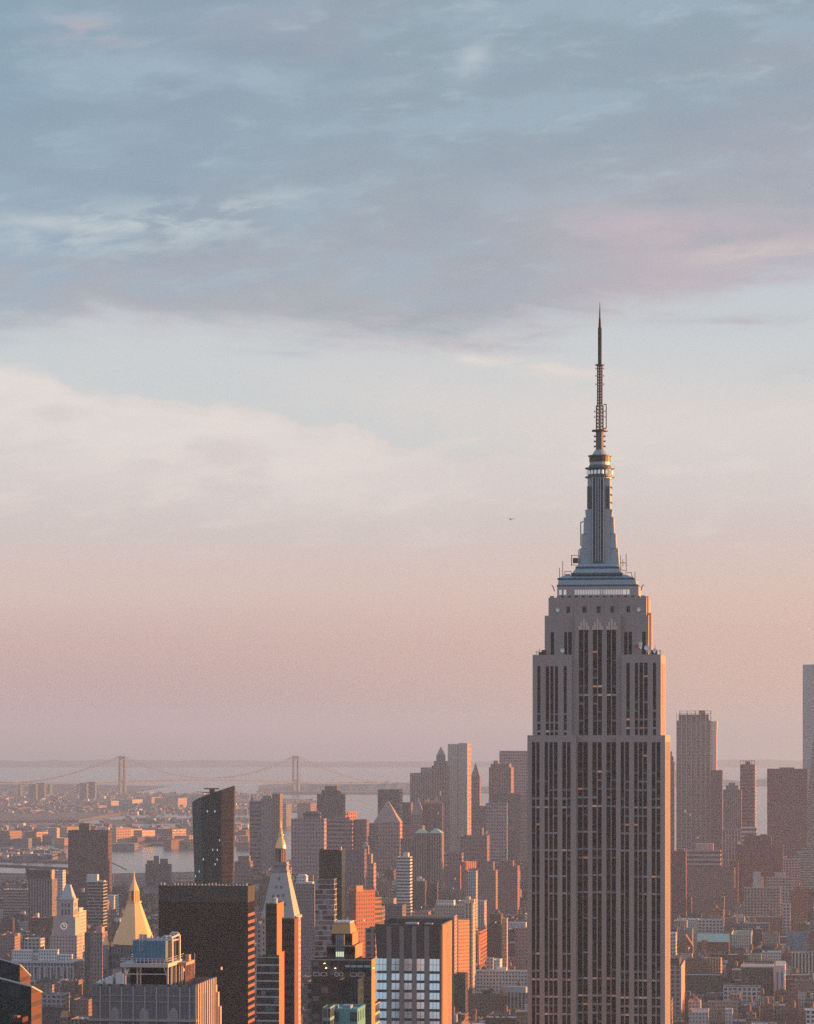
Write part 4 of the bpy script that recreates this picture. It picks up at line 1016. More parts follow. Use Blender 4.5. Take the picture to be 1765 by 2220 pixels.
    m = MB(); m.tube((x(423, 20), 20, z(2112, 20)), (x(423, 20), 20, z(2066, 20)), .1, 5); m.build('whip_aerial', M_PALE, T.root)
    rr = random.Random(5)
    for k in range(7):
        m = MB(); px_ = 214 + k * 7.5; yy = 4 + (k % 3) * 2.2; zc = z(2131 - k * 3.2, yy); c = x(px_, yy)
        m.box(c - 1.2, c + 1.0, yy, yy + 2, zr, zc); m.frust(8, .6, .55, zc, zc + .5, c, yy + 1); m.build('cooling_unit', plain('silver_unit', (.60, .63, .66), .35, .4), T.root)
    m = MB()
    for k in range(4): px_ = 246 + k * 5; m.box(x(px_, 12) - .28, x(px_, 12) + .28, 12, 13, zr, z(2102, 12))
    m.build('flue', plain('pink_vents', None), T.root)
blue_plant()

# ------------------------------------------------------------------ dark glass building with sloping roofs at the left edge
def sloped(name, label, Y, x0, x1, x2, yl, yr, yb, ):
    T = Th(name, label, 'office building', x0, x1, Y, G, None, x2, None, yr)
    hw = T.w / 2; D = T.d; zl, zr = T.lz(yl), T.lz(yr); zbk = T.lz(yb, D)
    poly = [(-hw, 0), (hw, 0), (hw, D), (-hw, D)]; tops = [zl, zr, zbk, zbk + (zl - zr)]
    for k, (mt, c) in enumerate(((ST['greenglass'], (.02, .028, .028)), (facade('sunlit_side_bands', 3.0, 3.4, 1.0, .35, glass=(.05, .03, .026), glass2=(.10, .05, .04), rough=.5), (.105, .055, .043)), (ST['greenglass'], (.02, .028, .028)), (ST['greenglass'], (.02, .028, .028)))):  # sun on the right-hand wall put into its red-brown colour
        m = MB(); j = (k + 1) % 4; m.side(poly[k], poly[j], 0, tops[k], 0, 2.0, max(tops), tops[j]); m.build('side_wall' if k == 1 else 'glass_wall', mt, T.root, c)
    m = MB(); m.face([(p[0], p[1], tops[k]) for k, p in enumerate(poly)]); m.build('roof', M_TAR, T.root)
    m = MB()
    for k in range(3): j = (k + 1) % 4; m.tube((*poly[k], tops[k] + .1), (*poly[j], tops[j] + .1), .28, 5)
    m.build('roof_edge', plain('pale_coping', (.42, .43, .45), .5), T.root)
sloped('sloped_roof_building', 'dark green glass building with a sloping roof edge, rear of two in the corner', 880, -70, 44, 66, 2061, 2092, 2116)
sloped('sloped_roof_building', 'dark glass building with sloping pale roof edge and sunlit side, front of two in corner', 760, -70, 69, 90, 2104, 2139, 2151)

# ------------------------------------------------------------------ hotel tower with flared crown and bright glass
def hotel():
    Y = 1250.0
    T = Th('hotel_tower', 'grey stone tower with a flared dark crown and rows of bright blue-white windows', 'hotel tower', 816, 955, Y, G, None, 981, None, 2004, 'the tower with rows of bright blue windows')
    x, z = T.lx, T.lz; hw = T.w / 2; D = T.d; H = z(2077)
    M_W = plain('warm_grey_panels', (.225, .205, .205), .75, var=.08, scale=.3)
    m = MB(); m.box(-hw + .3, hw - .3, .35, D - .3, 0, H, bottom=False); m.build('core', M_ALUD, T.root)
    X0, s5 = 660, 5.041
    piers = [(900, 952), (1040, 1090), (1176, 1226), (1312, 1366)]
    for a, b_ in piers: m = MB(); m.box(x(X0 + a / s5), x(X0 + b_ / s5), -.12, .6, 0, z(2010)); m.build('pier', M_W, T.root)
    cols = [(778, 898), (954, 1038), (1092, 1174), (1228, 1310), (1368, 1480)]
    M_BW = plain('bright_pane', (.80, .97, 1.0), .16, .85, var=.12, scale=.35)
    rows_ = [(397, 462, 530)] + [(560 + 103.5 * k, None, 632 + 103.5 * k) for k in range(6)]
    for r_, (t0, mid, t1) in enumerate(rows_):
        pt, pb = 2000 + t0 / s5, 2000 + t1 / s5
        for ci, (a, b_) in enumerate(cols):
            xa, xb = x(X0 + a / s5), x(X0 + b_ / s5)
            m = MB(); m.taper(xa, xb, -.30, .33, z(pb), xa, xb, .26, .34, z(pt)); o = m.build('window', M_BW, T.root)
            m = MB(); nv = 3 if ci in (0, 4) else 2
            for k in range(1, nv): c = xa + (xb - xa) * k / nv; m.taper(c - .07, c + .07, -.35, .2, z(pb), c - .07, c + .07, .21, .3, z(pt))
            if mid: zz = z(2000 + mid / s5); m.box(xa, xb, -.03, .2, zz - .08, zz + .08)
            m.build('mullion', M_ALUD, o)
    # flared crown: walls lean outward to a sharp rim
    fl = .55; zt = z(2004)
    m = MB(); w0, w1 = hw - .2, hw + fl
    m.taper(-w0, w0, .3, D - .3, H + .1, -w1, w1, -.5, D + .5, zt, top=False)
    inn = [(-w1 + .5, 0), (w1 - .5, 0), (w1 - .5, D), (-w1 + .5, D)]
    o4 = [(-w1, -.5), (w1, -.5), (w1, D + .5), (-w1, D + .5)]
    for k in range(4):
        j = (k + 1) % 4; m.face([(*o4[k], zt), (*o4[j], zt), (*inn[j], zt), (*inn[k], zt)]); m.face([(*inn[k], zt), (*inn[j], zt), (*inn[j], zt - 3), (*inn[k], zt - 3)])
    m.build('crown', plain('brown_crown_panel', (.085, .072, .070), .7, var=.25, scale=.4), T.root)
    m = MB(); m.face([(*p, zt - 3) for p in inn]); m.build('roof', M_SILVER, T.root)
    for a, b_ in piers:
        m = MB(); xa, xb = x(X0 + a / s5), x(X0 + b_ / s5)
        m.taper(xa, xb, -.15, .4, H, xa, xb, -.75, -.3, zt - .8); m.build('crown_pier', M_W, T.root)
    M_PL = plain('sunlit_pleat_stone', (.40, .27, .21), .8, var=.12)  # sunshine on this side put into the pleats' warm colour
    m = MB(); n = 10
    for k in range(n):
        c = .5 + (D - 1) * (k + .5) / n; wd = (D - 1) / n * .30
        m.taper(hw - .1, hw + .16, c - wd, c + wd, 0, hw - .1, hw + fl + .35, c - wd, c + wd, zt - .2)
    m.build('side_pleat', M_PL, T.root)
    m = MB(); m.taper(hw - .4, hw + .02, .3, D - .3, 0, hw - .4, hw + fl + .1, -.4, D + .4, zt - .1); m.build('side_wall', plain('pleat_shade', (.20, .115, .085), .85), T.root)  # shade between the pleats put into this darker colour
    m = MB(); m.box(-2, 3, 5, 10, zt - 3, zt + .3); m.box(-9, -5, 4, 8, zt - 3, zt - .4); m.box(6, 9, 6, 9, zt - 3, zt + .1); m.build('roof_plant', M_SILVER, T.root)
hotel()

# ------------------------------------------------------------------ tower with a yellow flared cap and a glazed bay
def yellow_cap():
    Y = 1150.0; X0, Y0, s5 = 660, 2000, 5.041
    T = Th('capped_tower', 'dark brick tower with a flared yellow cap, glazed central bay and stepped lower floors', 'residential tower', 675, 805, Y, G, None, 813, None, 2080, 'the tower with the yellow cap')
    x = lambda v, d=0: T.lx(X0 + v / s5, d); z = lambda v, d=0: T.lz(Y0 + v / s5, d)
    Bk = (.085, .055, .050); hw = T.w / 2; D = T.d
    m = MB(); inn = m.walls([(-hw, 0), (hw, 0), (hw, D), (-hw, D)], 0, z(405), 1.2, .4); m.build('lower_walls', [facade('stacked_balconies', 3.6, 3.3, .72, .6, glass=(.02, .03, .03), glass2=(.16, .17, .17), gpow=2.0, lit=.012, es=1.0), M_OBJ], T.root, Bk)
    m = MB(); m.face([(p[0], p[1], z(405) - 1.2) for p in inn]); m.build('roof', M_TAR, T.root)
    m = MB(); m.box(hw, hw + .12, .5, D, 0, z(405)); m.build('side_wall', plain('sunlit_brick_side', (.42, .20, .12), .8), T.root)  # sunlit flank: the light is put into its orange colour
    dU = 6.0
    m = MB(); m.box(x(245, dU), x(548, dU), dU, dU + 18, z(405) - 1.2, z(250, dU)); m.build('middle_walls', ST['brown'], T.root, Bk)
    m = MB(); m.box(x(292, dU), x(512, dU), dU + 1, dU + 15, z(250, dU), z(122, dU)); m.build('upper_walls', ST['brown'], T.root, Bk)
    m = MB(); m.box(x(512, dU), x(512, dU) + .3, dU + 1.2, dU + 15, z(250, dU), z(122, dU)); m.box(x(548, dU), x(548, dU) + .3, dU + .4, dU + 18, z(405), z(250, dU)); m.build('side_wall', MATS['sunlit_brick_side'], T.root)
    m = MB(); m.taper(x(286, dU), x(508, dU), dU - .3, dU + 16, z(122, dU), x(312, dU), x(487, dU), dU + 2.4, dU + 13, z(12, dU)); m.build('flared_cap', plain('yellow_cap_metal', (.46, .25, .095), .55, .25, var=.1), T.root)
    m = MB(); m.box(x(310, dU), x(489, dU), dU + 2.2, dU + 13.2, z(12, dU), z(-4, dU))
    for v in (316, 350, 400, 440, 482): m.box(x(v, dU) - .3, x(v, dU) + .3, dU + 2.2, dU + 3, z(-4, dU), z(-12, dU))
    m.build('cap_rim', M_PALE, T.root)
    xa, xb = x(346, dU), x(440, dU)
    m = MB(); m.box(xa, xb, dU - 1.2, dU + .9, z(405) - 1.0, z(130, dU)); m.build('glazed_bay', facade('grey_blue_panes', 1.5, 2.4, .92, .9, glass=(.16, .20, .24), glass2=(.24, .28, .32), rough=.2, gpow=1.0), T.root, (.10, .11, .12))
    m = MB(); m.box(xa + .15, xb - .15, dU - 1.28, dU - 1.18, z(372, dU), z(318, dU)); m.build('lit_panes', plain('lit_green_pane', (.5, .55, .42), .4, emit=(.75, .85, .5), es=.30), T.root)
    m = MB()
    for k in range(1, 4): c = xa + (xb - xa) * k / 4; m.box(c - .09, c + .09, dU - 1.36, dU - 1.26, z(400, dU), z(130, dU))
    m.build('bay_mullion', M_ALUD, T.root)
    m = MB(); m.box(x(250, dU), x(548, dU), dU - .4, dU - .02, z(262, dU), z(248, dU)); m.box(x(75), x(735), -.5, -.02, z(415), z(402)); m.build('ledge', M_STONED, T.root)
    m = MB(); m.box(x(440), x(728), -1.0, -.05, z(525), z(435)); m.build('glass_box', ST['greenglass'], T.root, (.02, .026, .03))
    m = MB()
    for a, b_ in ((448, 503), (514, 574), (584, 645), (657, 722)): m.box(x(a), x(b_), -1.08, -.98, z(487), z(462))
    m.build('pale_blind', plain('blind_blue', (.30, .40, .46), .5), T.root)
    for a, b_ in ((95, 170), (176, 250), (328, 374), (380, 428), (500, 576), (582, 658)):
        m = MB(); za, zb = z(590), z(545)
        m.box(x(a), x(b_), -.3, -.03, zb - .3, zb); m.box(x(a), x(b_), -.3, -.03, za, za + .3); m.box(x(a), x(a) + .4, -.3, -.03, za, zb); m.box(x(b_) - .4, x(b_), -.3, -.03, za, zb)
        m.build('pale_window_frame', plain('pink_frame', (.50, .40, .40), .7), T.root)
    for v, w in ((222, 448), (240, 498), (340, 500), (760, 494)):
        m = MB(); m.frust(8, .3, .3, z(w + 2), z(w - 2), x(v), -.6); m.build('wall_lamp', plain('lamp_glow', (1, .8, .5), .5, emit=(1, .72, .35), es=3.0), T.root)
    m = MB(); m.box(x(580), x(735), -.8, -.02, 0, z(610))
    for k in range(9): m.box(x(575), x(740), -1.5, -.8, z(640 + k * 52), z(632 + k * 52))
    m.build('balcony_stack', plain('dark_balconies', (.10, .07, .065), .8), T.root)
    T2 = tower('glass_block', 'dark green glass block at the foot of the tower with the yellow cap', 'office building', 732, 776, 2125, 1105, 'greenglass', (.02, .03, .03), d=14, ups=((740, 756, 2132, -.03, .02, None, (.03, .05, .05), 'canopy'),))
    T3 = tower('turquoise_building', 'turquoise panelled building cropped at the bottom, under the tower with the yellow cap', 'office building', 709, 775, 2187, 1010, 'big', (.10, .30, .33), d=18, roof='silver', fa=facade('turquoise_wall', 5.2, 5.4, .42, .6, glass=(.03, .07, .09), glass2=(.06, .14, .16)), par=.8,
        ups=((712, 730, 2181, .2, .5, None, (.12, .26, .29), 'roof_house'), (742, 760, 2180, .1, .4, None, (.2, .3, .34), 'roof_unit')))
    T4 = tower('turquoise_annex', 'low turquoise annex with a pale rim beside the turquoise panelled building', 'office building', 699, 716, 2184, 1000, 'glass', (.13, .30, .32), d=10, par=.5)
    tower('panelled_building', 'grey panelled building with brown windows at the bottom left of the turquoise block', 'apartment building', 664, 709, 2128, 1230, 'big', (.17, .15, .15), d=16)
    tower('blue_window_block', 'dark block with blue-grey glass corner tucked between turquoise block and bright-windowed tower', 'office building', 776, 812, 2178, 1180, 'slabglass', (.07, .08, .09), d=14)
yellow_cap()

# ------------------------------------------------------------------ the slim towers round the campanile
T = tower('brick_tower', 'dark brick tower with a bright orange-lit side and a small roof turret, before the campanile', 'residential tower', 576, 600, 1959, 1750, 'brown', (.045, .035, .033), x2=615, mark='the dark tower with an orange-lit side')
m = MB(); c = T.lx(598); m.frust(8, 1.6, 1.6, T.H - 1, T.lz(1949), c - 1, 3); m.frust(8, 2.1, .1, T.lz(1949), T.lz(1945), c - 1, 3); m.build('roof_turret', M_COPPER, T.root)
m = MB(); m.box(T.w / 2, T.w / 2 + .1, .2, T.d - .2, 0, T.H); m.build('side_wall', plain('sun_orange_side', (.40, .14, .07), .8, var=.1), T.root)  # low sun on this side put into its orange
T = tower('brick_tower', 'tall dark brown tower with a pale coping and thin red-lit side', 'residential tower', 611, 638, 1991, 1600, 'brown', (.055, .035, .030), x2=647, mark='the tall dark brown tower with a red-lit side')
m = MB()
for k in range(8): c = -T.w / 2 + (k + .5) * T.w / 8; m.box(c - .3, c + .3, -.05, .5, T.H, T.H + .9)
m.build('coping', plain('pale_pink_coping', (.50, .40, .37), .7), T.root)
m = MB(); m.box(T.w / 2, T.w / 2 + .1, .2, T.d - .2, 0, T.H - .3); m.build('side_wall', plain('sun_red_side', (.14, .045, .03), .8), T.root)  # sunlight put into the dark red of this thin side
T = tower('banded_tower', 'dark glass tower with pale floor bands and an orange-lit end wall', 'office building', 556, 605, 2075, 1500, 'slabglass', (.05, .055, .06), x2=616, mark='the dark banded glass tower')
m = MB(); m.box(T.w / 2, T.w / 2 + .1, .2, T.d - .1, 0, T.lz(2066)); m.build('side_wall', MATS['sun_orange_side'], T.root)  # sunlit end wall, its light put in as the same orange
tower('grey_slab', 'pale grey narrow block seen between the brown slab and the dark tower', 'apartment building', 556, 577, 2004, 2250, 'punch', (.30, .28, .28), x2=580)
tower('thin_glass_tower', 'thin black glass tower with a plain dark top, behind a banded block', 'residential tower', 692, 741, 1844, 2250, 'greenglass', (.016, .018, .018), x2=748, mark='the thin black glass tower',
      ups=((694, 700, 1840, .1, .3, None, (.05, .05, .05), 'roof_plant'), (735, 740, 1836, .4, .6, None, (.5, .35, .3), 'roof_mast')))
tower('banded_block', 'block of pale floor bands and dark glass hung on the thin black tower', 'residential tower', 683, 725, 1906, 2236, 'bands', (.10, .07, .065), d=12, mark='the pale banded block')
T = tower('orange_tower', 'rust orange brick tower in full sunlight with a tall chimney shaft', 'apartment building', 752, 776, 1930, 2420, 'small', (.37, .155, .095), d=20, yaw=R(-48), mark='the rust orange sunlit tower', ups=((768, 773, 1920, .0, .35, None, (.5, .24, .15), 'chimney'),))
tower('orange_tower', 'lower rust orange tower with balcony bands beside the one with the chimney', 'apartment building', 775, 794, 1946, 2440, 'ribbon', (.38, .17, .10), d=18, yaw=R(-48))
T = tower('domed_block', 'grey block carrying a small white curved-top pavilion, off the shoulder of the campanile', 'building', 640, 682, 1916, 3000, 'small', (.20, .17, .18), d=22, ups=((643, 664, 1899, .1, .6, 'small', (.62, .62, .64), 'pavilion'), (645, 662, 1896.5, .15, .55, None, (.62, .62, .64), 'vault'), (666, 678, 1912, .1, .5, None, (.6, .58, .58), 'roof_house')))
# ------------------------------------------------------------------ downtown cluster and the middle distance
OT = 'office tower'
def tw(label, x0, x1, yt, Y, style='punch', col=(.2, .18, .18), **k): return tower(k.pop('name', 'office_tower'), label, k.pop('cat', OT), x0, x1, yt, Y, style, col, **k)

tw('dark stepped tower with a narrow crown rising over the harbour water', 687, 743, 1722, 5200, 'punch', (.085, .075, .09), x2=749, ups=((697, 737, 1714, .1, .8, 'punch', (.085, .075, .09), 'upper_block'), (704, 731, 1704, .2, .7, None, (.09, .08, .09), 'crown')), mark='the dark stepped tower over the water')
tw('broad pale grey slab with fine windows and a darker roof house', 631, 703, 1775, 4600, 'small', (.25, .23, .25), x2=708, ups=((657, 694, 1762, .1, .6, 'ribbon', (.12, .12, .14), 'roof_house'), (663, 690, 1759, .2, .5, None, (.10, .10, .12), 'roof_plant')), mark='the broad pale grey slab')
tw('blue-grey tower striped with thin horizontal bands', 708, 764, 1778, 4750, 'ribbon', (.20, .21, .25), d=25, ups=((722, 758, 1772, .2, .7, None, (.13, .13, .15), 'roof_house'),), mark='the blue-grey striped tower')
tw('plum coloured block joined to the blue-grey striped tower', 764, 795, 1777, 4760, 'small', (.15, .11, .13), d=25)
tw('lower dark office block below the blue-grey striped tower', 742, 790, 1842, 4300, 'small', (.12, .11, .13), d=22)
tw('slim teal glass tower between the striped tower and the pale pyramid', 794, 813, 1785, 4900, 'glass', (.16, .24, .26), d=20)
tw('flat orange building catching full sun behind the grey slab', 699, 724, 1762, 5350, 'ribbon', (.55, .24, .14), d=35, yaw=R(-50), cat='office building', name='office_building')
tw('small orange sunlit block peeping out beside the dark stepped tower', 747, 757, 1760, 5400, 'punch', (.5, .24, .16), d=20, yaw=R(-50), cat='office building', name='office_building')
tw('dark tower with a plain flat top and sunlit right edge above the pale pyramid', 819, 866, 1712, 5700, 'ribbon', (.10, .09, .10), x2=873, mark='the dark flat-topped tower')

def pyramid_tower(label, x0, x1, ysh, yap, Y, col, steps=(), style='small', roofm=None, mark=None, apw=.6, x2=None, d=None):
    T = tower('pyramid_roofed_tower', label, OT, x0, x1, ysh, Y, style, col, x2=x2, d=d, mark=mark)
    z0 = T.H - .2; a, b_ = T.lx(x0), T.lx(x1); y0, y1 = 0, T.d
    for sx0, sx1, yt in steps:
        a, b_ = T.lx(sx0), T.lx(sx1); ins = (T.w - (b_ - a)) / 2; y0, y1 = ins, T.d - ins
        m = MB(); m.box(a, b_, y0, y1, z0 - .5, T.lz(yt), bay=2.6); m.build('upper_block', ST[style], T.root, col); z0 = T.lz(yt) - .1
    cxm, cym = (a + b_) / 2, (y0 + y1) / 2; i = .3
    m = MB(); m.taper(a + i, b_ - i, y0 + i, y1 - i, z0 + .1, cxm - apw, cxm + apw, cym - apw, cym + apw, T.lz(yap)); m.build('pyramid_roof', roofm or M_OBJ, T.root, tuple(v * .95 for v in col))
    return T
pyramid_tower('pale pinkish tower with a long pointed pyramid roof', 810, 866, 1782, 1736, 4950, (.30, .23, .22), mark='the pale pinkish pyramid tower', d=35)
pyramid_tower('stepped pale ziggurat tower with a small peaked cap', 768, 810, 1872, 1825, 4400, (.30, .235, .235), ((774, 804, 1852), (781, 797, 1836)), mark='the stepped pale ziggurat', d=26)
pyramid_tower('slender pale tower with a pointed cap standing before the pinstriped tower', 891, 917, 1765, 1730, 5350, (.26, .21, .21), d=24)
pyramid_tower('gothic tower with stepped shoulders and a steep green-grey spire', 936, 972, 1660, 1619, 5500, (.25, .22, .215), ((940, 968, 1650), (945, 963, 1637)), 'vert', plain('spire_copper', (.20, .23, .21), .7), mark='the gothic spire tower', apw=.4, d=28)
T = pyramid_tower('tower with a low pointed roof half hidden behind the rippled steel tower', 1021, 1040, 1682, 1655, 6000, (.20, .15, .15), d=20, x2=1044)
tw('plum block between the flat-topped tower and the slender pale one', 866, 891, 1740, 5800, 'small', (.13, .11, .125), d=28)
tw('tall grey tower with pale vertical pinstripes', 889, 936, 1676, 5950, 'fins', (.36, .31, .31), ups=((912, 936, 1664, .1, .7, None, (.22, .19, .19), 'roof_house'),), d=40, mark='the pinstriped grey tower')
T = tw('rippled steel apartment tower with two tall lobes, brightest where the sun strikes its edge', 972, 1013, 1614, 5700, 'vert', (.36, .31, .29), x2=1022, cat='residential tower', name='residential_tower', mark='the rippled steel tower')
m = MB(); hw = T.w / 2
for a, b_, y_ in ((972, 991.5, 1613), (995, 1014, 1611)):
    cx_ = T.lx((a + b_) / 2); r_ = (b_ - a) / 2 / F * T.Y
    for k in range(5): m.frust(10, r_ * .28, r_ * .28, 0, T.lz(y_), cx_ + (k - 2) * r_ * .42, -1.0 + .35 * abs(k - 2))
m.build('steel_ripple', plain('rippled_steel', (.42, .36, .34), .5, .2), T.root)
tw('dark brown block with sunlit ornaments along its roofline', 916, 957, 1742, 5150, 'punch', (.115, .085, .085), d=30, ups=((920, 928, 1733, .1, .4, None, (.5, .28, .18), 'roof_ornament'), (931, 940, 1736, .1, .4, None, (.45, .25, .17), 'roof_ornament'), (943, 949, 1728, .2, .4, None, (.55, .3, .18), 'roof_ornament'), (950, 956, 1738, .1, .4, None, (.5, .27, .18), 'roof_ornament')))  # sun on the ornaments put into their orange colours
tw('rose brown tower with a rounded stepped top and sunlit seams', 1060, 1108, 1664, 5600, 'vert', (.24, .165, .145), x2=1114, ups=((1064, 1104, 1656, .05, .9, 'vert', (.24, .165, .145), 'upper_block'), (1070, 1080, 1649, .1, .3, None, (.24, .17, .15), 'crown')), mark='the rose brown round-shouldered tower')
tw('huge grey gridded slab tower just left of the great skyscraper', 1083, 1150, 1628, 5950, 'grid', (.30, .27, .27), d=45, mark='the grey gridded slab')
tw('dark plum slab in front of the gridded tower', 1066, 1130, 1720, 5350, 'small', (.12, .10, .115), d=30, ups=((1066, 1096, 1717, 0, .4, None, (.16, .12, .13), 'roof_house'),))
tw('lilac slab with a fine dotted window grid', 1053, 1097, 1741, 4950, 'grid', (.30, .265, .28), d=26, mark='the lilac dotted slab')
tw('tall pinkish slab hugging the great skyscraper edge', 1128, 1150, 1722, 5200, 'small', (.22, .17, .17), d=30)
tw('dull rose tower block filling the gap below the rounded tower', 1022, 1054, 1748, 5500, 'small', (.16, .115, .12), d=30)
tw('grey stepped office block below the rippled tower', 960, 1000, 1850, 4550, 'small', (.20, .16, .16), d=30)
tw('plum grey slab under the pinstriped tower', 868, 916, 1790, 5000, 'small', (.17, .135, .14), d=30)
tw('broad rose grey block below the rippled steel tower', 998, 1056, 1812, 4700, 'small', (.17, .13, .135), d=35)
tw('narrow blue-grey slab beside the lilac dotted slab', 1030, 1046, 1795, 4800, 'fins', (.26, .25, .28), d=18)
for k, (a, b_, nm) in enumerate(((898, 926, 'left'), (929, 958, 'right'))):
    T = tw(('western' if k else 'eastern') + ' of the twin buff towers with low green copper caps', a, b_, 1806, 4250, 'fins', (.27, .235, .22), d=24, group='twin buff towers with green caps')
    m = MB(); hw = T.w / 2; m.taper(-hw + .5, hw - .5, .5, T.d - .5, T.H, -2, 2, T.d / 2 - 2, T.d / 2 + 2, T.lz(1797)); m.build('copper_cap', M_COPPER, T.root)
tw('low buff wing joined to the twin green-capped towers', 868, 899, 1818, 4350, 'fins', (.24, .21, .21), d=26)
T = tw('slim white ribbed apartment tower with a sunlit roof house', 860, 889, 1858, 3600, 'ribbon', (.52, .51, .53), x2=894, cat='residential tower', name='residential_tower', ups=((874, 885, 1849, .2, .7, None, (.66, .56, .46), 'roof_house'),), mark='the slim white ribbed tower')
tw('rounded orange block shining in the sun below the lilac slab', 997, 1013, 1868, 4000, 'fins', (.55, .29, .17), d=18, yaw=R(-50), cat='office building', name='office_building')
tw('grey block with arched top beside the rounded orange one', 964, 998, 1876, 4050, 'small', (.21, .17, .17), d=25)
tw('white block with tall narrow piers', 1012, 1032, 1889, 3500, 'vert', (.44, .44, .47), d=18, cat='office building', name='office_building')
tw('brownish block with a row of small top windows', 1033, 1075, 1887, 3650, 'small', (.23, .17, .17), d=22, ups=((1056, 1070, 1868, .2, .7, 'small', (.27, .2, .2), 'upper_block'),))
tw('stepped rose block against the edge of the great skyscraper', 1074, 1122, 1878, 3900, 'small', (.19, .13, .13), d=28, ups=((1084, 1112, 1866, .2, .8, 'small', (.19, .13, .13), 'upper_block'),))
tw('long low buff block with cream roofs behind the flared crown tower', 872, 985, 1986, 2700, 'small', (.30, .24, .20), d=22, roof='white', cat='loft building', name='loft_building')
tw('cream loft building with a white roof house', 943, 1010, 1963, 2950, 'small', (.40, .33, .28), d=25, roof='white', ups=((946, 984, 1952, .1, .6, 'small', (.62, .62, .62), 'roof_house'),), cat='loft building', name='loft_building')
tw('cream corner building with a sunlit flank and roof turrets', 1008, 1025, 1958, 2850, 'vert', (.52, .44, .36), x2=1031, ups=((1009, 1018, 1945, .1, .5, None, (.5, .42, .36), 'roof_turret'), (1021, 1028, 1950, .2, .6, None, (.6, .42, .28), 'roof_turret')), cat='loft building', name='loft_building')
T = tw('dark plum tower with a domed roof and a sunlit slot on its side', 1056, 1089, 2006, 3010, 'small', (.10, .07, .075), x2=1097, ups=((1062, 1086, 1982, .2, .8, 'small', (.10, .07, .075), 'upper_block'),), cat='residential tower', name='residential_tower', mark='the dark plum domed tower')
m = MB(); m.frust(14, 3.6, 2.4, T.lz(1982), T.lz(1977), T.lx(1074), T.d * .5); m.frust(14, 2.4, .3, T.lz(1977), T.lz(1973), T.lx(1074), T.d * .5); m.build('dome', M_OBJ, T.root, (.11, .08, .085))
T = tw('pink brick block with rows of small windows beside the great skyscraper', 1117, 1150, 2012, 3045, 'punch', (.34, .25, .235), d=26, cat='apartment building', name='apartment_building', ups=((1098, 1140, 2000, .5, .9, None, (.42, .43, .46), 'roof_house'),))
tw('white tank-shaped block glowing in the sun beside the domed tower', 1088, 1099, 1991, 3000, 'vert', (.62, .42, .22), d=10, cat='roof house', name='roof_house_building')  # white block with the sun's glow put into its orange colour

def scaffold():
    Y = 3100.0
    T = Th('scaffolded_tower', 'rust red building wrapped in scaffolding, its rounded corner lit orange', 'building under repair', 994, 1041, Y, G, None, 1056, None, 2022, 'the red scaffolded building')
    x, z = T.lx, T.lz; hw = T.w / 2; D = T.d; rc = min(4.5, hw * .8)
    poly = [(-hw, 0), (hw - rc, 0)] + [(hw - rc + rc * math.sin(R(a)), rc - rc * math.cos(R(a))) for a in (22, 45, 68)] + [(hw, rc), (hw, D), (-hw, D)]
    m = MB(); m.prism(poly, 0, z(2056), bay=2.8); m.build('lower_walls', ST['big'], T.root, (.36, .14, .09))
    m = MB(); m.prism(poly, z(2056), z(2026), bay=2.8); m.build('upper_walls', ST['small'], T.root, (.34, .11, .06))
    M_N = plain('orange_netting', (.50, .18, .08), .8, var=.3, scale=.5)
    o = inset(poly, -1.0)
    for py in (2021, 2029, 2037, 2045, 2053):
        m = MB(); i2 = inset(poly, -.05); n = len(poly); za, zb = z(py + 1.2), z(py - 1.2)
        for k in range(n):
            j = (k + 1) % n; m.face([(*o[k], za), (*o[j], za), (*o[j], zb), (*o[k], zb)]); m.face([(*o[k], zb), (*o[j], zb), (*i2[j], zb), (*i2[k], zb)]); m.face([(*o[k], za), (*o[j], za), (*i2[j], za), (*i2[k], za)])
        m.build('scaffold_deck', M_N, T.root)
    m = MB()
    for k in range(9): c = -hw + T.w * k / 8 * .9; m.tube((c, -1.0, 0), (c, -1.0, z(2020)), .1, 4)
    for k in range(6): m.tube((hw + 1, rc + (D - rc) * k / 5, 0), (hw + 1, rc + (D - rc) * k / 5, z(2020)), .1, 4)
    m.build('scaffold_poles', M_WOOD, T.root)
    for px in (995, 1009, 1025): m = MB(); m.box(x(px) - .35, x(px) + .35, -.5, .0, 0, z(2057)); m.build('pale_pier', plain('pale_pier_paint', (.5, .42, .38), .8), T.root)
scaffold()
T = tw('long white building with rows of dark windows under the scaffolded tower', 1013, 1150, 2105, 2880, 'big', (.46, .48, .50), d=16, roof='white', cat='loft building', name='loft_building', mark='the long white building',
   fa=facade('dark_square_windows', 3.0, 3.4, .5, .48, gpow=4), ups=((1076, 1098, 2098, .5, .9, None, (.5, .52, .54), 'roof_house'),))
tw('small white tower block with narrow windows behind the long white building', 1070, 1084, 2081, 2950, 'small', (.56, .57, .59), x2=1089, roof='white', cat='loft building', name='loft_building')
tw('small cream roof house building beside the white tower block', 1054, 1069, 2077, 2990, 'punch', (.46, .43, .40), d=12, roof='white', cat='loft building', name='loft_building')
T = tw('brown brick loft building with many small windows at the bottom edge', 1008, 1101, 2158, 2667, 'small', (.18, .115, .10), d=20, cat='loft building', name='loft_building', mark='the brown brick loft at the bottom edge', ups=((1046, 1060, 2148, .1, .4, None, (.04, .045, .05), 'roof_plant'), (1090, 1098, 2140, .1, .5, None, (.5, .27, .18), 'stair_house')))
tank(T.root, T.lx(1062), 8, T.H - 1.2)
T = tw('grey building with tall window bays set askew at the foot of the great skyscraper', 1098, 1150, 2152, 2640, 'fins', (.30, .29, .30), d=20, yaw=R(-20), roof='silver', cat='office building', name='office_building', ups=((1096, 1140, 2140, .2, .8, None, (.33, .33, .35), 'roof_house'),))
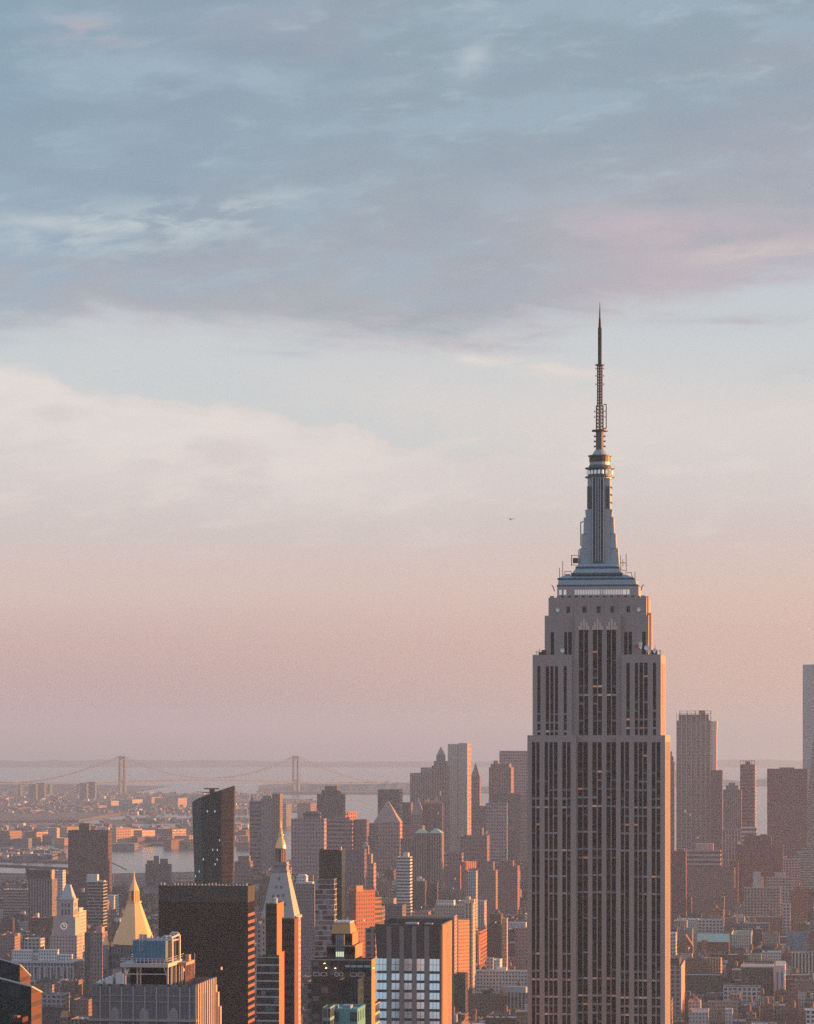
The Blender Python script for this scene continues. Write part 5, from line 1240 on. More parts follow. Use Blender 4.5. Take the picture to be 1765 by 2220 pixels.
T = tw('dark glass building with pale piers below the bright-windowed tower', 984, 1009, 2112, 2450, 'fins', (.055, .055, .055), d=20, cat='office building', name='office_building')
tw('orange-roofed little block behind the flared crown', 982, 996, 1995, 2800, 'small', (.50, .27, .16), d=14, yaw=R(-48), roof='tan', cat='loft building', name='loft_building')
tw('pale pink gridded apartment block beside the flared crown tower', 792, 814, 2012, 2000, 'big', (.24, .18, .19), d=18, cat='apartment building', name='apartment_building')
tw('low plum block with lit gaps behind the orange towers', 794, 828, 1966, 2650, 'big', (.18, .15, .16), d=20, cat='apartment building', name='apartment_building')
tw('large shadowed block with a dark roof behind the flared crown tower', 817, 872, 1963, 3050, 'small', (.13, .115, .12), d=30, cat='office building', name='office_building')

# ---- left part
tw('broad brown brick slab block with a square roof house over the river', 147, 235, 1800, 4300, 'small', (.085, .058, .062), d=24, ups=((171, 193, 1785, .2, .7, None, (.08, .055, .06), 'roof_house'),), cat='apartment building', name='apartment_building', mark='the broad brown slab over the river')
tw('low dark annex beside the broad brown slab', 134, 148, 1896, 4350, 'small', (.07, .06, .065), d=20, cat='apartment building', name='apartment_building')
T = tw('grey tower in three tall vertical panels left of the campanile', 541, 566, 1737, 4700, 'ribbon', (.17, .165, .185), d=26, mark='the grey three-panelled tower', ups=((566.2, 590, 1731, .0, .9, 'vert', (.27, .25, .265), 'middle_wing'), (590.2, 607, 1721, .02, .95, 'vert', (.25, .19, .18), 'tall_wing'), (544, 548, 1728, .2, .4, None, (.2, .19, .2), 'roof_plant'), (570, 586, 1725, .3, .6, None, (.2, .19, .2), 'roof_plant')))
for ch in [c for c in T.root.children if c.name.startswith(('middle_wing', 'tall_wing'))]:
    for v in ch.data.vertices:
        if v.co.z < T.H - .5: pass
m = MB(); m.box(T.lx(566.2), T.lx(590), .2, T.d - 1, 0, T.lz(1731) - .5); m.build('middle_wing', ST['vert'], T.root, (.27, .25, .265))
m = MB(); m.box(T.lx(590.2), T.lx(607), .6, T.d - .5, 0, T.lz(1721) - .5); m.build('tall_wing', ST['vert'], T.root, (.25, .19, .18))
tw('stepped grey block at the foot of the three-panelled tower', 508, 542, 1868, 4500, 'small', (.17, .145, .15), d=24, ups=((516, 540, 1856, .2, .8, 'small', (.16, .14, .145), 'upper_block'),))
tw('dark riverside apartment block with clustered roof towers', 315, 367, 1874, 5300, 'small', (.07, .062, .066), d=22, cat='apartment building', name='apartment_building', ups=((318, 330, 1866, .1, .5, None, (.07, .06, .065), 'roof_tower'), (333, 342, 1856, .1, .5, None, (.07, .06, .065), 'roof_tower'), (347, 362, 1862, .1, .5, None, (.07, .06, .065), 'roof_tower')), mark='the dark riverside block')
T = tw('dark brick hall with green glazing and pale piers below its cornice', 60, 113, 1906, 3650, 'fins', (.30, .27, .275), d=26, cat='office building', name='office_building', ups=((57, 110, 1886, .05, .6, None, (.055, .05, .052), 'dark_upper_floor'), (110, 113, 1886, .05, .5, None, (.6, .3, .18), 'sunlit_end')), mark='the dark-topped hall with pale piers')  # end slab carries the sunlight in its orange colour
tw('pale concrete block half hidden behind the dark-topped hall', 119, 136, 1887, 3800, 'punch', (.45, .44, .46), d=16, roof='silver', cat='office building', name='office_building')
tw('dark teal building with a white roof frame, right of the clock tower', 189, 224, 1912, 3700, 'slabglass', (.055, .075, .085), d=22, roof='silver', cat='office building', name='office_building', ups=((188, 211, 1896, .2, .6, None, (.52, .53, .55), 'roof_frame'), (186, 226, 1909, .3, .7, None, (.4, .42, .44), 'roof_slab')))
T = tw('pinkish brick apartment tower with a sunlit roof turret between clock tower and gold pyramid', 196, 222, 2022, 2700, 'punch', (.27, .195, .19), d=20, cat='apartment building', name='apartment_building', ups=((208, 221, 2010, .1, .6, None, (.45, .27, .22), 'roof_turret'),), mark='the pinkish brick tower')
m = MB(); m.tube((T.lx(213), 5, T.lz(2010)), (T.lx(213), 5, T.lz(1998)), .5, 5); m.tube((T.lx(219), 5, T.lz(2010)), (T.lx(219), 5, T.lz(2002)), .5, 5); m.build('aerial', M_WOOD, T.root)
tw('dark narrow block between the clock tower base and the pinkish tower', 183, 197, 2022, 2800, 'small', (.10, .095, .10), d=18, cat='apartment building', name='apartment_building')
tw('rust building with an orange chimney glowing behind the colonnaded block', 0, 32, 2027, 3300, 'small', (.24, .17, .165), d=24, cat='apartment building', name='apartment_building', ups=((32, 39, 2024, .1, .4, None, (.55, .24, .13), 'chimney'),))
tw('white penthouse building with two pillars behind the colonnaded block', 52, 88, 2035, 3250, 'big', (.45, .44, .45), d=18, roof='white', cat='office building', name='office_building')
tw('low dark green-roofed block just right of the sloping sunlit side', 91, 134, 2190, 2600, 'glass', (.06, .07, .075), d=18, cat='office building', name='office_building', ups=((91, 132, 2184, .0, .8, None, (.018, .02, .02), 'roof_screen'),))
T = Th('mansard_house', 'small roof with a bright orange sunlit gable at the bottom edge', 'building', 130, 146, 2560, G, None, None, 10, 2206)
m = MB(); hw = T.w / 2; m.box(-hw, hw, 0, 10, 0, T.lz(2207)); m.build('walls', ST['punch'], T.root, (.22, .15, .13))
m = MB(); m.taper(-hw, hw + 1.2, 0, 10, T.lz(2206), -hw + .6, hw - .4, 3, 7, T.lz(2193)); m.build('mansard_roof', plain('orange_tile', (.48, .22, .12), .8), T.root)
tw('small dark brick roof house with an orange foot at the lower left', 26, 49, 2207, 700, 'brown', (.10, .05, .045), d=5, cat='roof house', name='roof_house_building', ups=((28, 38, 2203, .2, .7, None, (.2, .09, .06), 'chimney'),))

# ---- right part
tw('thin stepped tower peeping out at the sunny edge of the great skyscraper', 1448, 1462, 1652, 5400, 'vert', (.17, .13, .135), x2=1464, ups=((1450, 1460, 1640, .1, .8, 'vert', (.17, .13, .135), 'upper_block'), (1452, 1457, 1629, .2, .5, None, (.18, .14, .14), 'crown')))
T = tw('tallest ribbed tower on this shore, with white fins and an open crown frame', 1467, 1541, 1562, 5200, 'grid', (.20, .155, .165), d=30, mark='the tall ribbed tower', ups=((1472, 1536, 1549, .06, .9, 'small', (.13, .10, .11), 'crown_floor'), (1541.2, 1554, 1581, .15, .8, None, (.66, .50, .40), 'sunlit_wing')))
m = MB(); m.box(T.lx(1541.2), T.lx(1553), 5, 24, 0, T.lz(1581) - .5); m.build('sunlit_wing', M_OBJ, T.root, (.66, .50, .40))  # the tower's lit side, sunlight put into this pale colour
for k in range(8):
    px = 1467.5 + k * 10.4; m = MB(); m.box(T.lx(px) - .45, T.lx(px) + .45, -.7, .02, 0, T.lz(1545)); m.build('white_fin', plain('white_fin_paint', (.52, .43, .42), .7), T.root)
m = MB()
for a, b_ in ((1474, 1541),):
    for py in (1541, 1546): m.box(T.lx(a), T.lx(b_), .2, .9, T.lz(py + .9), T.lz(py))
    for k in range(5): px = a + (b_ - a) * k / 4; m.box(T.lx(px) - .5, T.lx(px) + .5, .1, 1.0, T.lz(1562), T.lz(1541))
m.box(T.lx(1515), T.lx(1528), 6, 12, T.lz(1552), T.lz(1540)); m.build('crown_frame', M_WOOD, T.root)
tw('plain maroon block stepped down beside the tall ribbed tower', 1541, 1566, 1670, 5150, 'small', (.13, .08, .09), d=30)
T = tw('grey tower with pale piers and a small crown behind low white blocks', 1568, 1607, 1712, 4900, 'fins', (.27, .225, .235), d=26, ups=((1574, 1601, 1703, .1, .8, 'small', (.24, .20, .21), 'upper_block'), (1580, 1594, 1697, .2, .6, None, (.2, .17, .18), 'crown')), mark='the grey tower with pale piers')
T = tw('slim dark banded tower with an open crown and glinting edge', 1605, 1636, 1658, 5300, 'ribbon', (.15, .115, .125), x2=1639, mark='the slim dark banded tower')
m = MB(); hw = T.w / 2
for k in range(6): c = -hw + T.w * k / 5; m.box(c - .4, c + .4, .2, 1.0, T.H - .5, T.lz(1649))
m.box(-hw, hw, .2, .9, T.lz(1650.3), T.lz(1649)); m.box(-4, 5, 6, 14, T.H - 1, T.lz(1651)); m.build('crown_frame', M_WOOD, T.root)
m = MB()
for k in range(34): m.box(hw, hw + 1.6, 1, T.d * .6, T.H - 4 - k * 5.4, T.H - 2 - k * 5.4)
m.build('sunlit_edge', plain('edge_sunlight', (.62, .45, .32), .6), T.root)  # added bands carry the sun on this edge in their gold colour
tw('broad maroon tower standing right of the open water gap', 1664, 1750, 1667, 5000, 'small', (.15, .078, .08), d=40, ups=((1690, 1722, 1664, .2, .6, None, (.15, .08, .08), 'roof_house'),), mark='the broad maroon tower')
def glass_giant():
    Y = 5600.0; T = Th('glass_skyscraper', 'very tall tapering glass skyscraper cropped by the right edge of the photo', 'skyscraper', 1741, 1817, Y, G, None, None, 60, 1440, 'the tapering glass skyscraper')
    hw = T.w / 2; zt = T.lz(1440); zb = 55; cyy = hw
    B = [(-hw, 0), (hw, 0), (hw, 2 * hw), (-hw, 2 * hw)]; tp = [(0, 0), (hw, hw), (0, 2 * hw), (-hw, hw)]
    for k in range(4):
        j = (k + 1) % 4; m = MB(); L = 2 * hw
        m.face([(*B[k], 0), (*B[j], 0), (*B[j], zb), (*B[k], zb)], [(0, -zt), (L, -zt), (L, zb - zt), (0, zb - zt)])
        m.face([(*B[k], zb), (*B[j], zb), (*tp[k], zt)], [(0, zb - zt), (L, zb - zt), (L / 2, 0)]); m.build('glass_wall', ST['glass'], T.root, (.22, .18, .18))
        m = MB(); m.face([(*B[j], zb), (*tp[j], zt), (*tp[k], zt)], [(L / 2, zb - zt), (L, 0), (0, 0)]); m.build('slanted_glass_wall', facade('pale_sky_glass', 2.0, 4.0, .9, .85, glass=(.22, .24, .27), glass2=(.34, .36, .40), rough=.25, gpow=1.0), T.root, (.30, .32, .35))  # reflected sky put into the slanted faces' pale colour
    m = MB(); m.face([(*p, zt) for p in tp]); m.build('roof', M_TAR, T.root)
    for k in range(3): m = MB(); m.frust(16, 11 - k * 1.5, 11 - k * 1.5, zt + 1 + k * 3.2, zt + 2.6 + k * 3.2, 0, cyy); m.build('mast_ring', M_METAL, T.root)
    m = MB(); m.frust(10, 5, 5, zt, zt + 9, 0, cyy); m.build('mast_base', M_METAL, T.root)
glass_giant()
tw('russet stepped brick tower block with battlements', 1597, 1697, 1833, 4420, 'small', (.155, .066, .06), d=40, ups=((1614, 1672, 1812, .15, .8, 'small', (.15, .066, .058), 'upper_block'), (1622, 1640, 1808, .2, .5, None, (.16, .07, .06), 'battlement'), (1648, 1664, 1809, .2, .5, None, (.16, .07, .06), 'battlement')), cat='apartment building', name='apartment_building', mark='the russet stepped block')
tw('lower russet wing stepping down from the battlemented block', 1584, 1600, 1866, 4380, 'small', (.16, .07, .064), d=30, cat='apartment building', name='apartment_building')
tw('pale gridded building at the foot of the grey tower with piers', 1567, 1609, 1798, 4600, 'vert', (.34, .29, .30), d=26)
tw('low white building with ribbon windows beside the slim dark tower', 1608, 1640, 1794, 4550, 'ribbon', (.48, .44, .44), d=26, roof='white', cat='office building', name='office_building')
T = Th('ziggurat_building', 'silver grey ziggurat office building stepping up to the right edge', 'office building', 1712, 1790, 4700, G, None, None, 40, 1843, 'the silver ziggurat')
for k, (a, py) in enumerate(((1712, 1868), (1720, 1857), (1728, 1848), (1738, 1840), (1749, 1831))):
    m = MB(); m.box(T.lx(a), T.lx(1790), k * 4, 40, 0 if k == 0 else T.lz(py + 12), T.lz(py)); m.build('terrace_block', ST['ribbon'], T.root, (.33, .30, .32))
tw('cream building with a square window grid below the russet block', 1697, 1734, 1863, 4500, 'big', (.42, .36, .34), d=22, cat='loft building', name='loft_building', ups=((1696, 1706, 1857, .1, .5, None, (.4, .3, .25), 'roof_house'),))
tw('wide tan warehouse with rows of large windows', 1614, 1692, 1925, 4000, 'big', (.33, .255, .245), d=30, roof='silver', cat='warehouse', name='warehouse', mark='the wide tan warehouse', ups=((1633, 1648, 1891, .3, .5, None, (.36, .40, .42), 'stair_tower'), (1648, 1655, 1903, .3, .5, None, (.5, .3, .22), 'stair_tower')))
tw('rose tan building with a stepped parapet above the tan warehouse', 1663, 1719, 1903, 4200, 'big', (.42, .31, .295), d=24, cat='warehouse', name='warehouse', ups=((1680, 1702, 1893, .1, .5, None, (.42, .31, .3), 'parapet_block'),))
T = tw('orange-red brick building with lit window columns near the right edge', 1715, 1750, 1931, 3780, 'punch', (.27, .10, .066), d=22, cat='apartment building', name='apartment_building', mark='the orange-red brick building')
tw('white-framed bay building beside the orange-red brick one', 1697, 1714, 1960, 3720, 'big', (.48, .40, .39), d=14, cat='loft building', name='loft_building')
tw('ribbed grey-blue office block with a pink roof house', 1488, 1562, 1844, 4300, 'ribbon', (.30, .27, .28), d=30, ups=((1508, 1546, 1829, .2, .7, None, (.42, .28, .26), 'roof_house'),), cat='office building', name='office_building', mark='the ribbed block with a pink roof house')
tw('long plum loft building under the ribbed grey-blue block', 1484, 1592, 1882, 4000, 'small', (.19, .14, .14), d=30, cat='loft building', name='loft_building')
tw('dark red apartment tower with a rounded top near the sunny skyscraper edge', 1456, 1487, 1846, 3900, 'small', (.12, .062, .065), d=26, cat='apartment building', name='apartment_building', ups=((1468, 1484, 1840, .2, .7, None, (.2, .11, .10), 'roof_drum'),))

def gabled(label, x0, x1, yeave, yridge, Y, wall, roofmat, d, gable_front=False, name='church', cat='church', style='punch', yaw=G, mark=None):
    T = Th(name, label, cat, x0, x1, Y, yaw, None, None, d, yridge, mark); hw = T.w / 2; ze = T.lz(yeave); zr = T.lz(yridge)
    m = MB(); m.box(-hw, hw, 0, d, 0, ze, top=False); 
    m.build('walls', ST[style], T.root, wall)
    g = MB(); r_ = MB()
    if gable_front:
        for y_ in (0, d): g.face([(-hw, y_, ze), (hw, y_, ze), (0, y_, zr)])
        for s_ in (-1, 1): r_.face([(s_ * (hw + .4), -.4, ze - .3), (s_ * (hw + .4), d + .4, ze - .3), (0, d + .4, zr + .1), (0, -.4, zr + .1)])
    else:
        for x_ in (-hw, hw): g.face([(x_, 0, ze), (x_, d, ze), (x_, d / 2, zr)])
        r_.face([(-hw - .2, -.5, ze - .2), (hw + .2, -.5, ze - .2), (hw + .2, d / 2, zr + .1), (-hw - .2, d / 2, zr + .1)]); r_.face([(-hw - .2, d + .5, ze - .2), (hw + .2, d + .5, ze - .2), (hw + .2, d / 2, zr + .1), (-hw - .2, d / 2, zr + .1)])
    g.build('gable', M_OBJ, T.root, wall); r_.build('roof', roofmat, T.root)
    return T
T = gabled('long church-like hall with a green copper roof and red brick walls', 1512, 1580, 2042, 2026, 3500, (.12, .066, .06), M_COPPER, 26, mark='the green-roofed hall')
m = MB(); m.box(T.lx(1522), T.lx(1533), -2, 4, 0, T.lz(2038)); m.build('entrance_tower', M_OBJ, T.root, (.22, .10, .08))
gabled('red brick gabled building with a sunlit flank left of the green-roofed hall', 1471, 1502, 2052, 2027, 3450, (.20, .085, .066), plain('red_tile', (.20, .09, .075), .85), 22, True, 'gabled_building', 'building')
tw('white arcaded palazzo with a sunlit end wall', 1585, 1628, 2027, 3560, 'vert', (.52, .49, .49), x2=1634, roof='tan', cat='public building', name='palazzo', mark='the white arcaded palazzo')
tw('bright blue mirrored glass cube standing over low brick houses', 1705, 1752, 2022, 3380, 'blueglass', (.10, .22, .30), d=20, cat='office building', name='glass_building', mark='the blue glass cube')
tw('tan brick building with sunlit fluted front', 1528, 1562, 2077, 3075, 'vert', (.46, .30, .19), x2=1566, cat='apartment building', name='apartment_building', yaw=R(-14), mark='the tan fluted building')
tw('dull brown side wing joined to the tan fluted building', 1486, 1529, 2079, 3070, 'small', (.15, .10, .09), d=18, cat='apartment building', name='apartment_building')
tw('big dark brick block with a pale roof coping', 1484, 1566, 2114, 2932, 'small', (.075, .068, .07), d=26, roof='silver', cat='loft building', name='loft_building', mark='the big dark block with pale coping')
T = tw('tall mauve brick building with dark paired windows and orange-lit side near the skyscraper foot', 1453, 1477, 2094, 2676, 'big', (.32, .25, .26), x2=1485, cat='apartment building', name='apartment_building', ups=((1453, 1473, 2078, .1, .7, None, (.05, .045, .05), 'roof_house'),))
m = MB(); m.box(T.w / 2, T.w / 2 + .1, .2, T.d - .2, 0, T.H); m.build('side_wall', plain('lit_brick_side', (.46, .25, .18), .8), T.root)  # sunlight on the side wall put into its warmer colour
tw('dark red brick block with pale string courses and a flat overhang', 1608, 1676, 2098, 2893, 'fins', (.13, .085, .08), x2=1682, cat='loft building', name='loft_building', ups=((1606, 1676, 2096, .0, .4, None, (.40, .34, .33), 'cornice'),), mark='the dark red block with overhang')
tw('blue-white striped corner tower with a carved pale top', 1681, 1701, 2108, 2836, 'vert', (.42, .42, .47), x2=1704, cat='loft building', name='loft_building', ups=((1681, 1702, 2094, .0, .7, None, (.50, .44, .41), 'carved_top'),), fa=facade('blue_white_stripes', 4.4, 60, .42, 1.0, glass=(.12, .12, .20), glass2=(.14, .14, .22)))
tw('red-brown stepped building with a pointed centre', 1705, 1731, 2150, 2749, 'small', (.20, .125, .115), d=18, cat='apartment building', name='apartment_building', ups=((1711, 1726, 2134, .1, .7, 'small', (.2, .13, .12), 'upper_block'),))
tw('white bay-windowed building cropped at the bottom right corner', 1748, 1790, 2190, 2636, 'big', (.58, .59, .61), d=14, roof='white', cat='loft building', name='loft_building')
tw('low pinkish white block with a sunlit end near the bottom', 1494, 1534, 2195, 2646, 'small', (.52, .46, .47), x2=1538, roof='silver', cat='loft building', name='loft_building', ups=((1494, 1500, 2190, .1, .4, None, (.3, .2, .18), 'chimney'),))
tw('pale blocky white building with tall blank wall at the bottom', 1573, 1588, 2188, 2678, 'small', (.56, .57, .60), d=14, roof='white', cat='loft building', name='loft_building')
tw('grey stepped roofs block in front of the dark red overhanging one', 1536, 1600, 2172, 2752, 'small', (.28, .27, .28), d=14, roof='silver', cat='loft building', name='loft_building')
tw('dark red brick building cut by the right edge, with lit upper windows', 1753, 1800, 2024, 3270, 'small', (.20, .10, .085), d=22, cat='apartment building', name='apartment_building')
for k, (px, py, Y) in enumerate(((1662, 2168, 2705), (1720, 2176, 2660))):
    T = tw(('rusty' if k else 'narrow brown') + ' brick house carrying a big sunlit roof tank', px - 14, px + 14, py + 12, Y, 'small', (.16, .10, .09), d=14, cat='apartment building', name='apartment_building')
    tank(T.root, T.lx(px), 5, T.H - 1.2, 2.2, 4.6)

# ------------------------------------------------------------------ long suspension bridge across the bay
def bridge():
    Ya, Yb = 14200.0, 15000.0; px = (265.5, 642.0)
    M_B = plain('bridge_steel', (.10, .125, .15), .7)
    XA, XB = (px[0] - CX) / F * Ya, (px[1] - CX) / F * Yb
    root = tag(empty('suspension_bridge', (XA, Ya, drop(XA, Ya))), 'long pale suspension bridge across the hazy bay, with two tall gateway towers', 'bridge')
    LAND.append((450, 14500, 'the long bridge'))
    B = Vector((XB - XA, Yb - Ya)); L = B.length; u = B.normalized(); n = Vector((-u.y, u.x))
    pt = lambda s, o=0.0: (u.x * s + n.x * o, u.y * s + n.y * o)
    zt = [EYE + (HY - 1639) / F * Ya - drop(XA, Ya), EYE + (HY - 1639) / F * Yb - drop(XA, Ya)]
    dk = lambda s: (EYE + (HY - 1697 + 7 * max(0, 1 - ((s / L - .5) / .62) ** 2)) / F * (Ya + (Yb - Ya) * s / L)) - drop(XA, Ya)
    for i, s in enumerate((0, L)):
        m = MB(); h = zt[i]
        for o in (-16, 16):
            a = pt(s - 5, o - 5.5 * 0); c = pt(s, o); m.frust(4, 9.5, 7.6, -20, h, c[0], c[1], math.atan2(u.y, u.x) + R(45))
        ang = math.atan2(u.y, u.x)
        for zz, hh in ((h - 14, 13.5), (dk(s) + 2, 5)):
            c0, c1 = pt(s, -14), pt(s, 14); e = Vector(u) * 5
            q = [(c0[0] - e.x, c0[1] - e.y), (c0[0] + e.x, c0[1] + e.y), (c1[0] + e.x, c1[1] + e.y), (c1[0] - e.x, c1[1] - e.y)]
            m.prism(q, zz, zz + hh, bottom=True)
        m.build('bridge_tower', M_B, root)
    m = MB(); N_ = 60; s0, s1 = -900.0, L + 700.0
    for k in range(N_):
        a, b_ = s0 + (s1 - s0) * k / N_, s0 + (s1 - s0) * (k + 1) / N_
        for o0, o1, th in ((-15, 15, 7.0),):
            p, q = pt(a, o0), pt(b_, o0); p2, q2 = pt(a, o1), pt(b_, o1); za, zb = dk(a) - (0 if 0 <= a <= L else 0), dk(b_)
            m.face([(*p, za), (*q, zb), (*q2, zb), (*p2, za)]); m.face([(*p, za - th), (*q, zb - th), (*q, zb), (*p, za)]); m.face([(*p2, za - th), (*q2, zb - th), (*q2, zb), (*p2, za)])
    m.build('deck', M_B, root)
    for o in (-14, 14):
        m = MB(); pts = []
        for k in range(33):
            s = L * k / 32; f = k / 32 * 2 - 1; zz = (zt[0] + (zt[1] - zt[0]) * k / 32); lo = dk(L / 2) + 6
            pts.append((*pt(s, o), lo + (zz - lo) * f * f))
        m.path(pts, 1.6, 4)
        for e, s in ((0, 0), (1, L)):
            d_ = -1 if e == 0 else 1; m.path([(*pt(s + d_ * 600 * j / 8, o), zt[e] + (dk(s + d_ * 600) - zt[e]) * (1 - (1 - j / 8) ** 1.6)) for j in range(9)], 1.6, 4)
        m.build('main_cable', M_B, root)
    m = MB()
    for k in range(1, 32):
        s = L * k / 32; f = k / 32 * 2 - 1; zz = zt[0] + (zt[1] - zt[0]) * k / 32; lo = dk(L / 2) + 6
        m.tube((*pt(s, -14), dk(s)), (*pt(s, -14), lo + (zz - lo) * f * f), .35, 3)
    m.build('suspender_cables', M_B, root)
    for s in (-260, -430, -600, -770): m = MB(); c = pt(s); m.frust(4, 12, 10, -20, dk(s) - 6, c[0], c[1]); m.build('approach_pier', M_B, root)
bridge()

def river_bridge():
    m = MB(); Yl = 5500.0
    pr = [(-30, 1873, 5750), (60, 1877, 5650), (140, 1881, 5560), (240, 1890, 5450)]
    pts = [((px - CX) / F * Y, Y, EYE + (HY - py) / F * Y) for px, py, Y in pr]
    r0 = pts[0]
    root = tag(empty('river_bridge', (r0[0], r0[1], 0)), 'dark low bridge deck over the river at the left edge', 'bridge'); L = [Vector(p) - Vector((r0[0], r0[1], 0)) for p in pts]
    for a, b_ in zip(L, L[1:]):
        th = 5.5; m.face([a, b_, b_ + Vector((0, 14, 0)), a + Vector((0, 14, 0))]); m.face([a - Vector((0, 0, th)), b_ - Vector((0, 0, th)), b_, a])
    M_B = plain('river_bridge_steel', (.07, .07, .075), .8); m.build('deck', M_B, root)
    for a in L: m = MB(); m.box(a.x - 4, a.x + 4, a.y, a.y + 12, -4, a.z - 5); m.build('bridge_pier', M_B, root)
    c = [((px - CX) / F * Y - r0[0], Y - r0[1], EYE + (HY - py) / F * Y) for px, py, Y in ((60, 1868, 5660), (100, 1862, 5600), (140, 1850, 5560), (215, 1855, 5470), (245, 1872, 5440), (275, 1886, 5400))]
    m = MB(); m.path(c[:3], 1.0, 4); m.path(c[3:], 1.0, 4); m.build('main_cable', M_B, root)
river_bridge()

# helicopter far off beside the spire
hx, hz = P(1107, 1125.5, 2600)
h = tag(empty('helicopter', (hx, 2600, hz)), 'tiny grey helicopter hanging in the pink sky left of the spire', 'helicopter')
m = MB(); m.frust(10, .5, 1.1, -.9, 0, 0, 0, sx=1.7); m.frust(10, 1.1, .5, 0, .8, 0, 0, sx=1.7)
m.tube((1.2, 0, .1), (5.2, 0, .5), .22, 6); m.box(4.9, 5.4, -.08, .08, .2, 1.5); m.tube((-1, .7, -1.3), (1.2, .7, -1.3), .08, 4); m.tube((-1, -.7, -1.3), (1.2, -.7, -1.3), .08, 4)
h.scale = (.62, .62, .62); M_HE = plain('helicopter_paint', (.42, .37, .37), .6); m.build('fuselage', M_HE, h)
m = MB()
for k in range(4): a = k * math.pi / 2 + .2; m.tube((0, 0, 1.1), (5 * math.cos(a), 5 * math.sin(a), 1.1), .10, 4)
m.tube((0, 0, .7), (0, 0, 1.15), .15, 5); m.build('rotor', M_HE, h)
# ------------------------------------------------------------------ the far shore: sheds, housing slabs and gantry cranes
FARCOL = {'orange': (.50, .30, .20), 'buff': (.36, .29, .25), 'rust': (.26, .14, .11), 'grey': (.20, .19, .20), 'plum': (.15, .12, .13), 'white': (.60, .55, .52)}
def far(label, x0, x1, yt, Y, col, yaw=-52, d=None, roof='tar', name='warehouse', cat='warehouse', style='punch'):
    return tower(name, label, cat, x0, x1, yt, Y, style, FARCOL[col], d=d or 40, yaw=R(yaw), roof=roof, par=.8)
hs = dict(name='housing_block', cat='apartment building', style='small')
far('hazy twin-humped housing slab on the far ridge, left of the bridge', 62, 78, 1700, 12800, 'plum', -8, 30, **hs)
far('taller hazy slab beside the twin-humped one on the far ridge', 78, 96, 1697, 12900, 'plum', -8, 30, **hs)
far('hazy slab on the far ridge nearest the first bridge tower', 172, 188, 1698, 12700, 'plum', -8, 30, **hs)
far('hazy slab with a stub chimney on the far ridge near the bridge', 188, 206, 1695, 12750, 'plum', -8, 30, **hs)
far('longest sunlit terminal building across the bay, brightest at its end', 330, 391, 1730, 11400, 'orange', -30, 60)
far('rear sunlit terminal building across the bay', 293, 332, 1728, 11600, 'buff', -30, 60)
far('middle terminal building with a pale flank across the bay', 246, 292, 1733, 11500, 'buff', -35, 60)
far('small sunlit terminal block at the end of the row', 222, 244, 1736, 11300, 'buff', -40, 40)
far('short orange building on the far waterfront', 192, 218, 1746, 11000, 'orange', -45, 40)
far('dull orange building on the far waterfront', 164, 186, 1748, 11050, 'rust', -45, 40)
far('small bright orange shed left of the brown slab', 66, 80, 1757, 10600, 'white', -48, 30)
far('tall dull orange block among the far left roofs', 36, 52, 1750, 10900, 'rust', -45, 35)
far('rosy shed on the far left shore', 122, 148, 1767, 10100, 'rust', -42, 35)
far('second rosy shed close to the brown slab', 156, 172, 1769, 10050, 'buff', -42, 35)
far('bright orange factory just left of the brown slab roof house', 125, 150, 1793, 7600, 'orange', -45, 45)
far('duller factory beside the bright orange one', 103, 126, 1795, 7700, 'buff', -35, 45)
far('long orange quay shed with white sheds before it', 112, 146, 1817, 7350, 'orange', -45, 30, 'white')
far('bright warehouse peeking out right of the brown slab', 236, 256, 1795, 7500, 'orange', -48, 45)
far('first of the tall sunlit warehouses on the peninsula', 260, 284, 1797, 7600, 'buff', -40, 45)
far('second tall sunlit warehouse on the peninsula', 286, 312, 1800, 7550, 'orange', -40, 45)
far('red brick warehouse left of the dark glass tower', 347, 378, 1797, 7650, 'rust', -40, 50)
far('brightest low quay building beside the dark glass tower', 374, 420, 1812, 7250, 'orange', -52, 60)
far('orange quay extension in front of the brightest low building', 350, 376, 1820, 7200, 'rust', -45, 40)
far('sunlit quay shed between the dark glass tower and the grey panelled one', 508, 545, 1812, 7250, 'orange', -50, 50)
far('rusty shed behind the quay between the two towers', 512, 538, 1800, 7600, 'rust', -45, 40)
far('row shed by the water between the two towers', 506, 546, 1826, 7150, 'rust', -42, 30)
far('pale grey pier shed on the near edge of the peninsula', 240, 292, 1829, 7100, 'grey', -10, 35, 'white')
far('white pier shed on the left part of the peninsula', 30, 62, 1818, 7300, 'grey', -10, 30, 'white')
far('brick factory on the far left of the peninsula', -8, 26, 1801, 7500, 'rust', -40, 40)
far('long brick factory range left of the brown slab', 50, 84, 1803, 7550, 'rust', -38, 40)
far('square red store house on the island shore', 642, 676, 1741, 9000, 'rust', -30, 30)
far('small pale store house on the island shore', 604, 622, 1743, 9100, 'grey', -30, 30)
for k, (px, py, Y) in enumerate(((322, 1770, 9400), (331, 1777, 9300))):
    x_, z_ = P(px, py, Y); r_ = tag(empty('gantry_crane', (x_, Y, drop(x_, Y))), ('tall' if k == 0 else 'shorter') + ' thin gantry crane on the hazy pier, seen above the peninsula', 'crane')
    m = MB(); h = z_ - drop(x_, Y)
    for sx in (-9, 9):
        for sy in (-8, 8): m.box(sx - 1.2, sx + 1.2, sy - 1.2, sy + 1.2, 0, h * .62)
    m.box(-11, 11, -9, 9, h * .58, h * .66); m.build('crane_legs', M_METAL, r_)
    m = MB(); m.tube((4, 0, h * .6), (-6, 0, h), 1.2, 4); m.tube((10, 0, h * .66), (-26, 0, h * .75), 1.4, 4); m.build('boom', M_METAL, r_)
rr = random.Random(21); m = MB()       # countless small roofs of the borough behind, too many and too small to tell apart
